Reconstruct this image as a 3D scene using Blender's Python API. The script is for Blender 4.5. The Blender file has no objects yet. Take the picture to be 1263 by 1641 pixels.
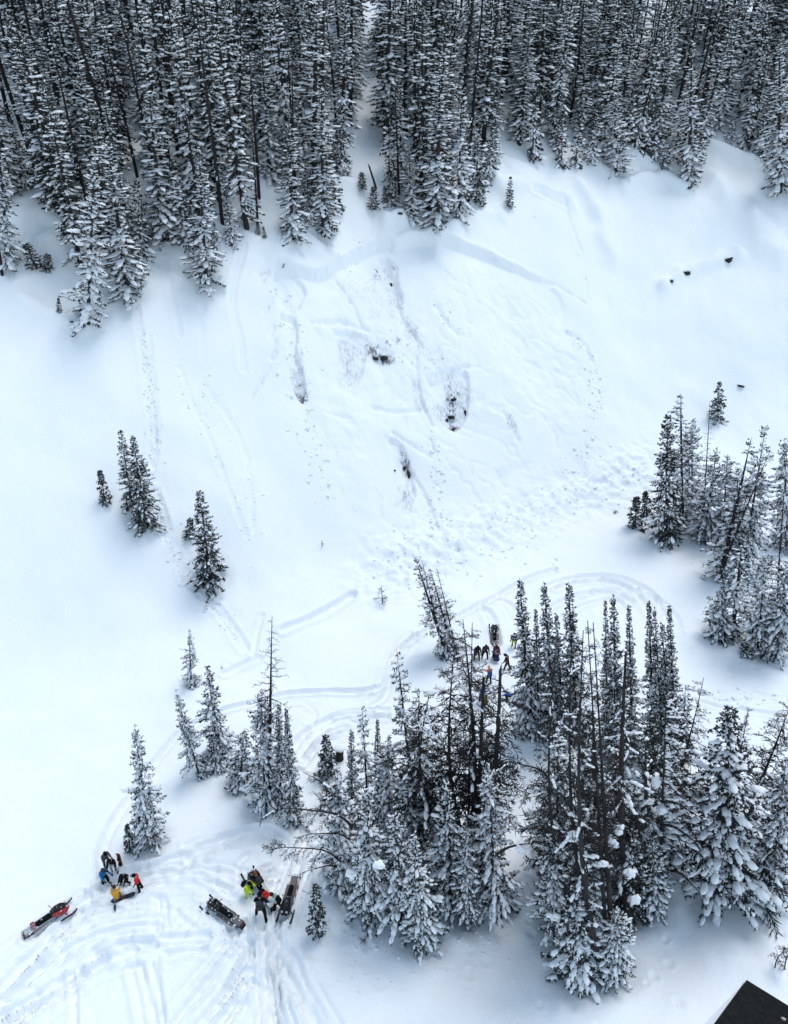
import bpy, math, random
import numpy as np
from mathutils import Vector, Matrix, Quaternion, Euler

random.seed(7)
SC = bpy.context.scene
COL = SC.collection
R = math.radians

# ------------------------------------------------------------------ camera, sky, sun, exposure
CAM_H = 47.0
PITCH = R(35.0)
F = 1265.0                       # focal length in photograph pixels (1263 x 1641)
cd = bpy.data.cameras.new('camera')
cam = bpy.data.objects.new('camera', cd)
COL.objects.link(cam)
cam.location = (0, 0, CAM_H)
cam.rotation_euler = (R(90) - PITCH, 0, 0)
cd.sensor_fit = 'VERTICAL'
cd.sensor_height = 36.0
cd.sensor_width = 27.7
cd.lens = F / 1641 * 36.0
cd.clip_start = 0.05
cd.clip_end = 3000
SC.camera = cam

SUN_EL, SUN_ROT = R(68), R(40)
world = bpy.data.worlds.new('World')
SC.world = world
world.use_nodes = True
wn = world.node_tree.nodes
bg = wn['Background']
sky = wn.new('ShaderNodeTexSky')
sky.sky_type = 'NISHITA'
sky.sun_disc = False
sky.sun_elevation = SUN_EL
sky.sun_rotation = SUN_ROT
sky.dust_density = 0.4
sky.air_density = 1.0
sky.ozone_density = 1.0
hs = wn.new('ShaderNodeHueSaturation')
hs.inputs['Saturation'].default_value = 0.72
hs.inputs['Hue'].default_value = 0.48
world.node_tree.links.new(sky.outputs[0], hs.inputs['Color'])
world.node_tree.links.new(hs.outputs[0], bg.inputs[0])
bg.inputs[1].default_value = 0.14

sd = bpy.data.lights.new('sun', 'SUN')
sun = bpy.data.objects.new('sun', sd)
COL.objects.link(sun)
sd.energy = 0.95
sd.angle = R(24)
sd.color = (1.0, 0.97, 0.93)
sdir = Vector((math.sin(SUN_ROT) * math.cos(SUN_EL), math.cos(SUN_ROT) * math.cos(SUN_EL), math.sin(SUN_EL)))
sun.rotation_euler = sdir.to_track_quat('Z', 'Y').to_euler()
sun.location = (0, 0, 90)

SC.view_settings.view_transform = 'Standard'
SC.view_settings.look = 'None'
SC.view_settings.gamma = 1
SC.view_settings.use_curve_mapping = False
SC.view_settings.exposure = 0.75
SC.render.engine = 'CYCLES'
SC.cycles.max_bounces = 8
SC.cycles.diffuse_bounces = 6
SC.cycles.use_denoising = True

# ------------------------------------------------------------------ materials
def mat(name, color, rough=0.7, noise=None, metallic=0.0, bump=None, spec=0.3, objvar=0.0):
    m = bpy.data.materials.new(name)
    m.use_nodes = True
    nt = m.node_tree
    b = nt.nodes['Principled BSDF']
    b.inputs['Base Color'].default_value = (*color, 1)
    b.inputs['Roughness'].default_value = rough
    b.inputs['Metallic'].default_value = metallic
    b.inputs['Specular IOR Level'].default_value = spec
    tc = nt.nodes.new('ShaderNodeTexCoord')
    if noise:
        scale, amt = noise
        n = nt.nodes.new('ShaderNodeTexNoise')
        n.inputs['Scale'].default_value = scale
        n.inputs['Detail'].default_value = 5
        nt.links.new(tc.outputs['Object'], n.inputs['Vector'])
        mx = nt.nodes.new('ShaderNodeMix')
        mx.data_type = 'RGBA'
        mx.inputs[6].default_value = (*[c * (1 - amt) for c in color], 1)
        mx.inputs[7].default_value = (*[min(1, c * (1 + amt)) for c in color], 1)
        nt.links.new(n.outputs['Fac'], mx.inputs[0])
        out = mx.outputs[2]
        if objvar:
            oi = nt.nodes.new('ShaderNodeObjectInfo')
            mr = nt.nodes.new('ShaderNodeMapRange')
            mr.inputs[3].default_value = 1 - objvar
            mr.inputs[4].default_value = 1 + objvar
            nt.links.new(oi.outputs['Random'], mr.inputs[0])
            vm = nt.nodes.new('ShaderNodeVectorMath')
            vm.operation = 'SCALE'
            nt.links.new(out, vm.inputs[0])
            nt.links.new(mr.outputs[0], vm.inputs['Scale'])
            out = vm.outputs[0]
        nt.links.new(out, b.inputs['Base Color'])
    if bump:
        scale, st, dist = bump
        n2 = nt.nodes.new('ShaderNodeTexNoise')
        n2.inputs['Scale'].default_value = scale
        n2.inputs['Detail'].default_value = 6
        nt.links.new(tc.outputs['Object'], n2.inputs['Vector'])
        bp = nt.nodes.new('ShaderNodeBump')
        bp.inputs['Strength'].default_value = st
        bp.inputs['Distance'].default_value = dist
        nt.links.new(n2.outputs['Fac'], bp.inputs['Height'])
        nt.links.new(bp.outputs[0], b.inputs['Normal'])
    return m

M = {}
M['needles'] = mat('needles', (0.033, 0.037, 0.033), 0.8, (0.7, 0.35), objvar=0.3)
M['bark'] = mat('bark', (0.030, 0.025, 0.024), 0.9, (6, 0.5), bump=(25, 0.6, 0.03), objvar=0.25)
M['dead'] = mat('dead_wood', (0.024, 0.020, 0.020), 0.9, (4, 0.5), bump=(25, 0.6, 0.03), objvar=0.25)
M['twig'] = mat('dead_twig', (0.026, 0.022, 0.023), 0.9, (2, 0.4), objvar=0.25)
M['grey_twig'] = mat('grey_twig', (0.055, 0.052, 0.055), 0.9, (2, 0.5), objvar=0.3)
M['lump'] = mat('lump_snow', (0.84, 0.86, 0.90), 0.6, (1.5, 0.03), bump=(9, 0.4, 0.05))
M['rock'] = mat('rock', (0.035, 0.032, 0.033), 0.9, (3, 0.6), bump=(8, 0.8, 0.1))
M['black_plastic'] = mat('black_plastic', (0.009, 0.009, 0.011), 0.4, (8, 0.3), spec=0.3)
M['black_fabric'] = mat('black_fabric', (0.009, 0.009, 0.011), 0.95, (9, 0.4), spec=0.05)
M['rubber'] = mat('rubber', (0.014, 0.014, 0.014), 0.85, (12, 0.4), bump=(40, 0.6, 0.01))
M['grip'] = mat('grip_rubber', (0.010, 0.010, 0.010), 0.95, (45, 0.9), bump=(90, 1.0, 0.012), spec=0.1)
M['chip'] = mat('bare_chip', (0.42, 0.36, 0.27), 0.7, (60, 0.4))
M['red_paint'] = mat('red_paint', (0.33, 0.020, 0.024), 0.4, (5, 0.15), spec=0.5)
M['aluminium'] = mat('aluminium', (0.5, 0.5, 0.52), 0.4, (6, 0.2), metallic=0.8)
M['grey_metal'] = mat('grey_metal', (0.14, 0.135, 0.14), 0.5, (6, 0.3), metallic=0.4)
M['mauve_metal'] = mat('mauve_metal', (0.15, 0.13, 0.135), 0.5, (6, 0.2), metallic=0.2)
M['white_plastic'] = mat('white_plastic', (0.62, 0.62, 0.64), 0.4, (5, 0.1))
M['glass'] = mat('smoked_screen', (0.03, 0.032, 0.04), 0.15, (3, 0.2), spec=0.6)
M['lens'] = mat('lamp_lens', (0.4, 0.4, 0.42), 0.15, (8, 0.1), spec=0.6)
M['goggle'] = mat('goggle_lens', (0.05, 0.03, 0.02), 0.15, (5, 0.3), spec=0.7)
M['skin'] = mat('skin', (0.42, 0.25, 0.19), 0.6, (10, 0.1))
FAB = {}
def fab(name, c):
    if name not in FAB:
        FAB[name] = mat(name + '_cloth', c, 0.9, (7, 0.25), bump=(14, 0.5, 0.02), spec=0.08)
    return FAB[name]
BLUE = fab('blue', (0.03, 0.20, 0.42)); GREYB = fab('grey_brown', (0.16, 0.13, 0.13)); BLACK = fab('black', (0.008, 0.008, 0.010))
DGREY = fab('dark_grey', (0.045, 0.045, 0.055)); RED = fab('red', (0.62, 0.025, 0.025)); YEL = fab('mustard', (0.62, 0.30, 0.015))
HIVIS = fab('hi_vis', (0.62, 0.80, 0.02)); MINT = fab('mint', (0.42, 0.60, 0.58)); OLIVE = fab('olive', (0.09, 0.08, 0.03))
BROWNR = fab('brown_red', (0.13, 0.035, 0.035)); NAVY = fab('navy', (0.02, 0.035, 0.10)); DBROWN = fab('dark_brown', (0.04, 0.022, 0.02))
ORANGE = fab('orange', (0.75, 0.22, 0.03)); PALE = fab('pale_grey', (0.42, 0.41, 0.42)); BBLUE = fab('bright_blue', (0.02, 0.11, 0.36))
RUST = fab('rust', (0.24, 0.055, 0.03)); GREYP = fab('grey_purple', (0.12, 0.11, 0.14)); MIDBLUE = fab('mid_blue', (0.04, 0.10, 0.26))
PINK = fab('dusty_pink', (0.36, 0.20, 0.20))

# terrain snow: white snow, stained where the thin layer shows the ground below (attribute 'dirt')
ms = bpy.data.materials.new('snow_ground')
ms.use_nodes = True
nt = ms.node_tree
b = nt.nodes['Principled BSDF']
b.inputs['Roughness'].default_value = 0.65
b.inputs['Specular IOR Level'].default_value = 0.2
tc = nt.nodes.new('ShaderNodeTexCoord')
n1 = nt.nodes.new('ShaderNodeTexNoise'); n1.inputs['Scale'].default_value = 0.25; n1.inputs['Detail'].default_value = 6
nt.links.new(tc.outputs['Object'], n1.inputs['Vector'])
mx = nt.nodes.new('ShaderNodeMix'); mx.data_type = 'RGBA'
mx.inputs[6].default_value = (0.82, 0.86, 0.89, 1); mx.inputs[7].default_value = (0.88, 0.90, 0.925, 1)
nt.links.new(n1.outputs['Fac'], mx.inputs[0])
at = nt.nodes.new('ShaderNodeAttribute'); at.attribute_name = 'dirt'
nd = nt.nodes.new('ShaderNodeTexNoise'); nd.inputs['Scale'].default_value = 3.2; nd.inputs['Detail'].default_value = 8; nd.inputs['Roughness'].default_value = 0.75
mpn = nt.nodes.new('ShaderNodeMapping'); mpn.inputs['Scale'].default_value = (1.4, .6, .6); nt.links.new(tc.outputs['Object'], mpn.inputs[0]); nt.links.new(mpn.outputs[0], nd.inputs['Vector'])
ma = nt.nodes.new('ShaderNodeMath'); ma.operation = 'MULTIPLY_ADD'
ma.inputs[1].default_value = 7.0; ma.inputs[2].default_value = -3.0
nt.links.new(nd.outputs['Fac'], ma.inputs[0])
mb = nt.nodes.new('ShaderNodeMath'); mb.operation = 'MULTIPLY'; mb.use_clamp = True
nt.links.new(ma.outputs[0], mb.inputs[0]); nt.links.new(at.outputs['Fac'], mb.inputs[1])
md = nt.nodes.new('ShaderNodeMix'); md.data_type = 'RGBA'
md.inputs[7].default_value = (0.20, 0.185, 0.21, 1)
nt.links.new(mb.outputs[0], md.inputs[0]); nt.links.new(mx.outputs[2], md.inputs[6])
nt.links.new(md.outputs[2], b.inputs['Base Color'])
nb = nt.nodes.new('ShaderNodeTexNoise'); nb.inputs['Scale'].default_value = 3.5; nb.inputs['Detail'].default_value = 8; nb.inputs['Roughness'].default_value = 0.6
nt.links.new(tc.outputs['Object'], nb.inputs['Vector'])
bp = nt.nodes.new('ShaderNodeBump'); bp.inputs['Strength'].default_value = 0.35; bp.inputs['Distance'].default_value = 0.12
nt.links.new(nb.outputs['Fac'], bp.inputs['Height'])
ng = nt.nodes.new('ShaderNodeTexNoise'); ng.inputs['Scale'].default_value = 9; ng.inputs['Detail'].default_value = 4; nt.links.new(tc.outputs['Object'], ng.inputs['Vector'])
bq = nt.nodes.new('ShaderNodeBump'); bq.inputs['Strength'].default_value = 0.3; bq.inputs['Distance'].default_value = 0.04
nt.links.new(ng.outputs['Fac'], bq.inputs['Height']); nt.links.new(bp.outputs[0], bq.inputs['Normal']); nt.links.new(bq.outputs[0], b.inputs['Normal'])
M['snow'] = ms

# ------------------------------------------------------------------ mesh helpers
def mesh_tri(name, V, T, m, smooth=False, mats=None, midx=None):
    me = bpy.data.meshes.new(name)
    V = np.asarray(V, np.float32); T = np.asarray(T, np.int32)
    k = T.shape[1]
    me.vertices.add(len(V)); me.vertices.foreach_set('co', V.ravel())
    me.loops.add(T.size); me.loops.foreach_set('vertex_index', T.ravel())
    me.polygons.add(len(T))
    me.polygons.foreach_set('loop_start', np.arange(0, T.size, k, dtype=np.int32))
    me.polygons.foreach_set('loop_total', np.full(len(T), k, np.int32))
    if smooth:
        me.polygons.foreach_set('use_smooth', np.ones(len(T), bool))
    for mm in (mats or [m]):
        me.materials.append(mm)
    if midx is not None:
        me.polygons.foreach_set('material_index', np.asarray(midx, np.int32))
    me.update(calc_edges=True)
    return me

def link(name, data, parent=None, loc=None):
    o = bpy.data.objects.new(name, data)
    COL.objects.link(o)
    if parent: o.parent = parent
    if loc is not None: o.location = loc
    return o

def tag(o, label=None, cat=None, group=None, kind=None):
    if label: o['label'] = label
    if cat: o['category'] = cat
    if group: o['group'] = group
    if kind: o['kind'] = kind
    return o

def copy_tree(o, parent=None):
    c = o.copy(); COL.objects.link(c); c.parent = parent
    for ch in list(o.children): copy_tree(ch, c)
    return c

class MB:
    """collects faces of any size for one mesh object"""
    def __init__(self): self.v = []; self.f = []
    def add(self, vs, fs):
        n = len(self.v); self.v += [tuple(p) for p in vs]; self.f += [tuple(i + n for i in f) for f in fs]
    def box(self, c, s, rot=None, bev=0.0):
        x, y, z = [q / 2 for q in s]
        pts = []
        if bev <= 0:
            pts = [(-x,-y,-z),(x,-y,-z),(x,y,-z),(-x,y,-z),(-x,-y,z),(x,-y,z),(x,y,z),(-x,y,z)]
            fs = [(0,3,2,1),(4,5,6,7),(0,1,5,4),(1,2,6,5),(2,3,7,6),(3,0,4,7)]
        else:
            e = min(bev, x * .9, y * .9, z * .9)
            ring = lambda xx, yy, zz: [(-xx+e,-yy,zz),(xx-e,-yy,zz),(xx,-yy+e,zz),(xx,yy-e,zz),(xx-e,yy,zz),(-xx+e,yy,zz),(-xx,yy-e,zz),(-xx,-yy+e,zz)]
            pts = ring(x-e*.7, y-e*.7, -z) + ring(x, y, -z+e) + ring(x, y, z-e) + ring(x-e*.7, y-e*.7, z)
            fs = [tuple(range(7,-1,-1)), tuple(range(24,32))]
            for k in range(3):
                for i in range(8):
                    j = (i+1) % 8; fs.append((k*8+i, k*8+j, k*8+8+j, k*8+8+i))
        q = rot or Euler((0,0,0))
        mtx = q.to_matrix() if hasattr(q, 'to_matrix') else q
        self.add([mtx @ Vector(p) + Vector(c) for p in pts], fs)
    def tube(self, pts, rads, n=6, cap=True):
        pts = [Vector(p) for p in pts]
        if not hasattr(rads, '__len__'): rads = [rads] * len(pts)
        vs = []; fs = []
        for i, p in enumerate(pts):
            d = (pts[min(i+1, len(pts)-1)] - pts[max(i-1, 0)])
            d = d.normalized() if d.length > 1e-9 else Vector((0,0,1))
            a = d.cross(Vector((0,0,1)) if abs(d.z) < .9 else Vector((1,0,0))).normalized(); c = d.cross(a)
            for k in range(n):
                t = 2 * math.pi * k / n
                vs.append(p + (a * math.cos(t) + c * math.sin(t)) * rads[i])
        for i in range(len(pts)-1):
            for k in range(n):
                j = (k+1) % n; fs.append((i*n+k, i*n+j, i*n+n+j, i*n+n+k))
        if cap:
            fs.append(tuple(range(n-1,-1,-1))); fs.append(tuple(range((len(pts)-1)*n, len(pts)*n)))
        self.add(vs, fs)
    def loft(self, rings, closed=True):
        n = len(rings[0]); vs = [p for r in rings for p in r]; fs = []
        for i in range(len(rings)-1):
            for k in range(n if closed else n-1):
                j = (k+1) % n; fs.append((i*n+k, i*n+j, i*n+n+j, i*n+n+k))
        if closed:
            fs.append(tuple(range(n-1,-1,-1))); fs.append(tuple(range((len(rings)-1)*n, len(rings)*n)))
        self.add(vs, fs)
    def build(self, name, m, parent=None, smooth=False):
        me = bpy.data.meshes.new(name)
        me.from_pydata(self.v, [], self.f); me.materials.append(m)
        if smooth: me.polygons.foreach_set('use_smooth', [True] * len(me.polygons))
        me.update()
        return link(name, me, parent)

def ico(sub):
    t = (1 + 5 ** .5) / 2
    V = [(-1,t,0),(1,t,0),(-1,-t,0),(1,-t,0),(0,-1,t),(0,1,t),(0,-1,-t),(0,1,-t),(t,0,-1),(t,0,1),(-t,0,-1),(-t,0,1)]
    Fc = [(0,11,5),(0,5,1),(0,1,7),(0,7,10),(0,10,11),(1,5,9),(5,11,4),(11,10,2),(10,7,6),(7,1,8),(3,9,4),(3,4,2),(3,2,6),(3,6,8),(3,8,9),(4,9,5),(2,4,11),(6,2,10),(8,6,7),(9,8,1)]
    V = [np.array(v) / np.linalg.norm(v) for v in V]
    for _ in range(sub):
        cache = {}; nf = []
        def mid(a, c):
            k = (min(a, c), max(a, c))
            if k not in cache:
                p = V[a] + V[c]; V.append(p / np.linalg.norm(p)); cache[k] = len(V) - 1
            return cache[k]
        for a, c, d in Fc:
            e, f, g = mid(a, c), mid(c, d), mid(d, a)
            nf += [(a,e,g),(c,f,e),(d,g,f),(e,f,g)]
        Fc = nf
    return np.array(V), np.array(Fc)
ICO0, ICO1, ICO2 = ico(0), ico(1), ico(2)
OCT = (np.array([(1,0,0),(-1,0,0),(0,1,0),(0,-1,0),(0,0,1),(0,0,-1)], float),
       np.array([(0,2,4),(2,1,4),(1,3,4),(3,0,4),(2,0,5),(1,2,5),(3,1,5),(0,3,5)]))

# ------------------------------------------------------------------ numpy value noise
def vnoise(x, y, seed=0):
    xi = np.floor(x).astype(np.int64); yi = np.floor(y).astype(np.int64)
    fx = x - xi; fy = y - yi
    fx = fx * fx * fx * (fx * (fx * 6 - 15) + 10); fy = fy * fy * fy * (fy * (fy * 6 - 15) + 10)
    def h(a, c):
        n = (a * 374761393 + c * 668265263 + seed * 1442695041) & 0xffffffff
        n = ((n ^ (n >> 13)) * 1274126177) & 0xffffffff
        n = n ^ (n >> 16)
        return (n & 0xffff) / 32768.0 - 1.0
    a = h(xi, yi); c = h(xi+1, yi); d = h(xi, yi+1); e = h(xi+1, yi+1)
    return (a * (1-fx) + c * fx) * (1-fy) + (d * (1-fx) + e * fx) * fy
def fbm(x, y, seed=0, oct=4, gain=0.5):
    s = 0; a = 1
    for o in range(oct):
        s = s + a * vnoise(x * 2**o + 17.3*o, y * 2**o - 9.1*o, seed + o); a *= gain
    return s
def sstep(a, c, x):
    t = np.clip((x - a) / (c - a), 0, 1); return t * t * (3 - 2 * t)
def softplus(v, w):
    u = v / w
    return w * np.where(u > 30, u, np.log1p(np.exp(np.minimum(u, 30))))

# ------------------------------------------------------------------ terrain
def ytoe(x):
    xs = np.array([-90, -45, -30, -15, -5, 10, 25, 34, 45, 60, 90, 200.])
    ys = np.array([33, 35.5, 41, 49, 56, 66, 77, 81.5, 83, 82, 80, 78.])
    s = 0
    for d in (-5, -2.5, 0, 2.5, 5): s = s + np.interp(x + d, xs, ys)
    return s / 5
def hbase(x, y):
    v = y - ytoe(x)
    h = -0.075 * softplus(28 + 0 * y - 0, 1) * 0 - 0.075 * (np.minimum(y, 60) - 28) * (y > -100)
    h = h - 0 * x
    up = softplus(v - 1.5, 2.2)
    S = 0.74 * up - 0.30 * softplus(v - 38, 3.0) + 0.13 * softplus(v - 50, 6.0)
    h = h + S
    on = sstep(0, 12, v)
    h = h + on * 1.3 * fbm(x / 22, y / 22, 3, 3) + 0.35 * fbm(x / 9, y / 9, 11, 3)
    return h

CAMV = np.array([0, 0, CAM_H])
cp, sp = math.cos(PITCH), math.sin(PITCH)
def ray_dir(px, py):
    a = (np.asarray(px, float) - 631.5) / F; c = -(np.asarray(py, float) - 820.5) / F
    return np.stack([a, cp + c * sp, -sp + c * cp], -1)
def project(x, y, z):
    dz = z - CAM_H
    fwd = y * cp - dz * sp; up = y * sp + dz * cp
    return 631.5 + F * x / fwd, 820.5 - F * up / fwd, fwd
_T = np.concatenate([np.arange(10, 160, 0.25), np.arange(160, 400, 1.0)])
def ground(px, py, fn=None):
    """world points where the sight lines through photograph pixels meet the terrain"""
    fn = fn or hbase
    d = np.atleast_2d(ray_dir(px, py))
    P = d[:, None, :] * _T[None, :, None] + CAMV
    below = P[..., 2] < fn(P[..., 0], P[..., 1])
    idx = np.where(below.any(1), below.argmax(1), len(_T) - 1)
    idx = np.maximum(idx, 1)
    lo, hi = _T[idx-1], _T[idx]
    for _ in range(14):
        m = (lo + hi) / 2
        p = d * m[:, None] + CAMV
        bl = p[:, 2] < fn(p[:, 0], p[:, 1])
        hi = np.where(bl, m, hi); lo = np.where(bl, lo, m)
    p = d * hi[:, None] + CAMV
    return p
def gpl(pts):
    a = np.array(pts, float)
    return ground(a[:, 0], a[:, 1])[:, :2]
def smooth_line(pts, n=3):
    a = np.array(pts, float)
    for _ in range(n):
        q = a[:-1] * .75 + a[1:] * .25; r = a[:-1] * .25 + a[1:] * .75
        a = np.concatenate([a[:1], np.stack([q, r], 1).reshape(-1, 2), a[-1:]])
    return a
def dist_line(X, Y, L, far):
    """distance to polyline L and the run along it; far outside the bounding box"""
    D = np.full(X.shape, 1e3); A = np.zeros(X.shape)
    m = (X > L[:,0].min()-far) & (X < L[:,0].max()+far) & (Y > L[:,1].min()-far) & (Y < L[:,1].max()+far)
    ii = np.nonzero(m)[0]
    if len(ii) == 0: return D, A
    x, y = X[ii], Y[ii]
    d = np.full(x.shape, 1e3); a = np.zeros(x.shape); run = 0.0
    for p, q in zip(L[:-1], L[1:]):
        e = q - p; l2 = float(e @ e) + 1e-12; ln = math.sqrt(l2)
        t = np.clip(((x-p[0])*e[0] + (y-p[1])*e[1]) / l2, 0, 1)
        dd = np.hypot(x - p[0] - t*e[0], y - p[1] - t*e[1])
        k = dd < d
        d[k] = dd[k]; a[k] = run + t[k] * ln; run += ln
    D[ii] = d; A[ii] = a
    return D, A
def inside(X, Y, P):
    r = np.zeros(X.shape, bool)
    m = (X > P[:,0].min()) & (X < P[:,0].max()) & (Y > P[:,1].min()) & (Y < P[:,1].max())
    ii = np.nonzero(m)[0]; x, y = X[ii], Y[ii]; c = np.zeros(x.shape, bool)
    n = len(P)
    for i in range(n):
        (x1, y1), (x2, y2) = P[i], P[(i+1) % n]
        if y1 == y2: continue
        k = ((y1 > y) != (y2 > y)) & (x < (x2-x1) * (y-y1) / (y2-y1) + x1)
        c ^= k
    r[ii] = c
    return r

# tracks: (photograph polyline, half width m, depth m, roughness)
TRACKS_PX = [
 ([(-10,1590),(50,1535),(105,1475),(155,1425),(200,1400),(260,1388),(320,1362),(370,1338),(420,1330),(452,1342),(462,1372),(446,1398),(420,1402)], .34, .20, .6),
 ([(165,1398),(163,1362),(185,1312),(215,1272),(250,1220),(285,1178),(330,1150),(400,1128),(455,1112),(540,1110),(618,1105),(628,1075),(632,1045),(662,1022),(705,1003),(760,975),(850,925),(890,913)], .26, .20, .5),
 ([(160,1415),(230,1402),(300,1395),(360,1400),(390,1412)], .30, .14, .6),
 ([(300,1372),(360,1350),(420,1346),(440,1362)], .26, .14, .5),
 ([(-10,1612),(60,1562),(120,1514),(180,1492),(250,1488)], .34, .17, .6),
 ([(-10,1640),(60,1600),(120,1556),(180,1520),(240,1508),(330,1502)], .34, .17, .6),
 ([(30,1655),(100,1590),(150,1545),(210,1520)], .30, .14, .6),
 ([(-10,1575),(70,1520),(150,1452),(190,1440)], .28, .12, .6),
 ([(40,1500),(90,1470),(140,1435)], .25, .12, .5),
 ([(240,1660),(228,1590),(218,1555)], .42, .15, .5),
 ([(265,1660),(320,1590),(372,1530),(392,1500),(388,1480)], .30, .15, .5),
 ([(285,1660),(340,1600),(385,1540),(396,1505)], .30, .15, .5),
 ([(305,1660),(360,1595),(392,1545),(404,1508)], .25, .12, .5),
 ([(320,1400),(380,1440),(400,1480)], .25, .09, .6),
 ([(400,1660),(418,1600),(412,1580),(396,1570),(370,1600)], .30, .12, .5),
 ([(432,1660),(424,1580),(420,1500),(418,1475)], .22, .17, .5),
 ([(445,1660),(432,1580),(428,1500)], .20, .15, .5),
 ([(458,1660),(441,1580),(434,1500),(442,1440),(470,1370),(492,1335)], .22, .17, .5),
 ([(474,1660),(450,1570),(442,1490),(452,1440),(478,1375),(500,1335)], .20, .13, .5),
 ([(520,1660),(490,1590),(463,1525)], .36, .15, .4),
 ([(550,1660),(510,1590),(470,1530)], .30, .10, .4),
 ([(470,1480),(485,1430),(497,1380),(510,1330)], .25, .14, .5),
 ([(455,1470),(490,1400),(515,1320)], .20, .10, .5),
 ([(245,1490),(248,1455),(250,1440)], .25, .10, .4),
 ([(280,1510),(310,1470),(320,1455)], .25, .10, .4),
 ([(200,1440),(290,1440),(340,1445)], .3, .08, .8), ([(220,1425),(300,1420),(380,1430)], .3, .08, .8),
 ([(350,1420),(330,1480),(400,1500),(410,1470)], .3, .08, .8),
 ([(478,1212),(500,1180),(530,1160),(570,1150),(620,1150)], .30, .18, .5),
 ([(485,1225),(508,1193),(540,1168),(575,1158)], .28, .16, .5),
 ([(495,1232),(520,1200),(550,1180),(575,1170)], .22, .12, .5),
 ([(466,1140),(480,1132),(496,1146),(488,1152)], .25, .16, .8),
 ([(600,1130),(618,1118),(625,1098),(632,1060),(668,1018)], .22, .12, .5),
 ([(862,965),(870,945),(905,928),(960,922),(1005,928),(1045,948),(1066,985),(1068,1010)], .32, .19, .4),
 ([(890,945),(940,930),(990,934),(1025,952),(1040,985)], .30, .17, .4),
 ([(880,975),(930,950),(985,948),(1012,965)], .28, .17, .4),
 ([(920,962),(960,944),(1000,948),(1018,940)], .24, .13, .4),
 ([(900,990),(945,966),(990,958),(1000,975)], .24, .13, .4),
 ([(1020,945),(1060,960),(1085,990),(1090,1015)], .26, .13, .4),
 ([(780,980),(790,1000),(795,1030)], .45, .14, .6), ([(775,968),(810,960),(830,985)], .26, .12, .4),
 ([(1090,1100),(1130,1118),(1170,1128),(1210,1122),(1263,1130),(1300,1135)], .34, .18, .7),
 ([(1090,1108),(1140,1132),(1200,1140),(1280,1150)], .26, .12, .5),
 ([(1180,1130),(1205,1110),(1240,1120),(1280,1118)], .30, .16, .9),
 ([(455,1010),(500,992),(540,970),(565,955)], .40, .25, .3),
 ([(360,1080),(385,1068),(415,1055)], .30, .16, .3),
 ([(405,1050),(412,1010),(420,985)], .22, .10, .3),
 ([(380,1420),(380,1385),(395,1370)], .2, .10, .6),
 ([(120,1660),(118,1600),(112,1560)], .2, .10, .4), ([(330,1660),(372,1610),(400,1560),(412,1520)], .2, .12, .5), ([(346,1660),(380,1620),(404,1570)], .16, .10, .5),
 ([(466,1660),(448,1600),(438,1540)], .16, .12, .5), ([(500,1660),(478,1600),(455,1540),(448,1500)], .22, .12, .4), ([(0,1520),(60,1480),(130,1430)], .2, .08, .5),
 ([(270,1545),(300,1520),(350,1510),(400,1520)], .24, .09, .6), ([(280,1460),(300,1480),(330,1500),(380,1495)], .2, .08, .6), ([(130,1470),(200,1450),(270,1455)], .2, .08, .6),
 # tracks down the slope
 ([(218,490),(226,540),(233,600),(240,650),(246,700),(243,745)], .34, .20, 1.2),
 ([(238,540),(243,600),(250,660),(254,700),(246,745)], .26, .16, 1.2),
 ([(248,790),(262,830),(280,890),(305,935),(345,970),(375,1010),(392,1040)], .42, .22, 1.4),
 ([(262,420),(275,470),(288,535)], .30, .16, .3),
 ([(288,590),(310,650),(335,700),(352,745),(372,800),(395,860)], .25, .14, 1.0),
 ([(330,620),(365,665),(395,720),(402,790),(405,850)], .25, .12, 1.0),
 ([(392,400),(375,450),(370,490),(385,545),(390,590)], .38, .18, .2),
 ([(322,520),(326,575)], .3, .08, .2),
 ([(450,440),(470,520),(475,570)], .4, .16, .9),
 ([(575,390),(600,360),(590,330)], .28, .14, .8), ([(640,375),(618,345)], .28, .12, .8),
 ([(905,330),(918,370),(930,400)], .35, .3, .2), ([(855,305),(890,325),(912,330)], .4, .3, .2),
 ([(938,440),(942,480)], .2, .16, .8),
 ([(60,395),(110,382),(160,372)], .35, .2, .3),
]
# thin cracks
CRACKS_PX = [
 ([(498,506),(520,506),(545,503),(568,513),(590,520)], .16, .30), ([(533,522),(560,527),(585,533)], .18, .32),
 ([(445,560),(425,600),(402,638)], .10, .22), ([(441,545),(434,575)], .12, .25), ([(437,478),(424,500)], .12, .22),
 ([(440,520),(432,540)], .10, .2), ([(438,430),(415,440)], .12, .25), ([(432,438),(420,452)], .10, .2),
 ([(596,648),(620,655),(650,658),(672,652)], .14, .25), ([(684,602),(705,593),(735,586),(750,580)], .14, .28),
 ([(645,500),(660,525),(676,548)], .14, .32), ([(540,440),(560,465),(572,495),(578,510)], .16, .22),
 ([(620,400),(632,440),(637,480),(650,520)], .20, .25), ([(676,640),(688,668),(694,682)], .12, .28),
 ([(640,715),(658,750),(685,795),(700,840)], .13, .28), ([(520,658),(560,665)], .10, .2), ([(870,447),(905,464),(940,486)], .10, .25),
 ([(630,690),(660,712),(690,728)], .14, .2), ([(668,565),(670,620),(682,655)], .10, .2), ([(690,700),(698,725)], .1, .25),
 ([(700,480),(715,510),(735,530)], .25, .2), ([(905,530),(935,545),(950,580)], .25, .2), ([(806,655),(818,672),(830,700)], .3, .2),
]
CROWN_PX = [(436,425),(455,418),(478,428),(505,436),(530,428),(555,412),(580,396),(603,386),(622,384),(634,392),(650,384),(672,377),(700,377),(735,385),(770,399),(810,420),(845,436),(872,448)]
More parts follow.
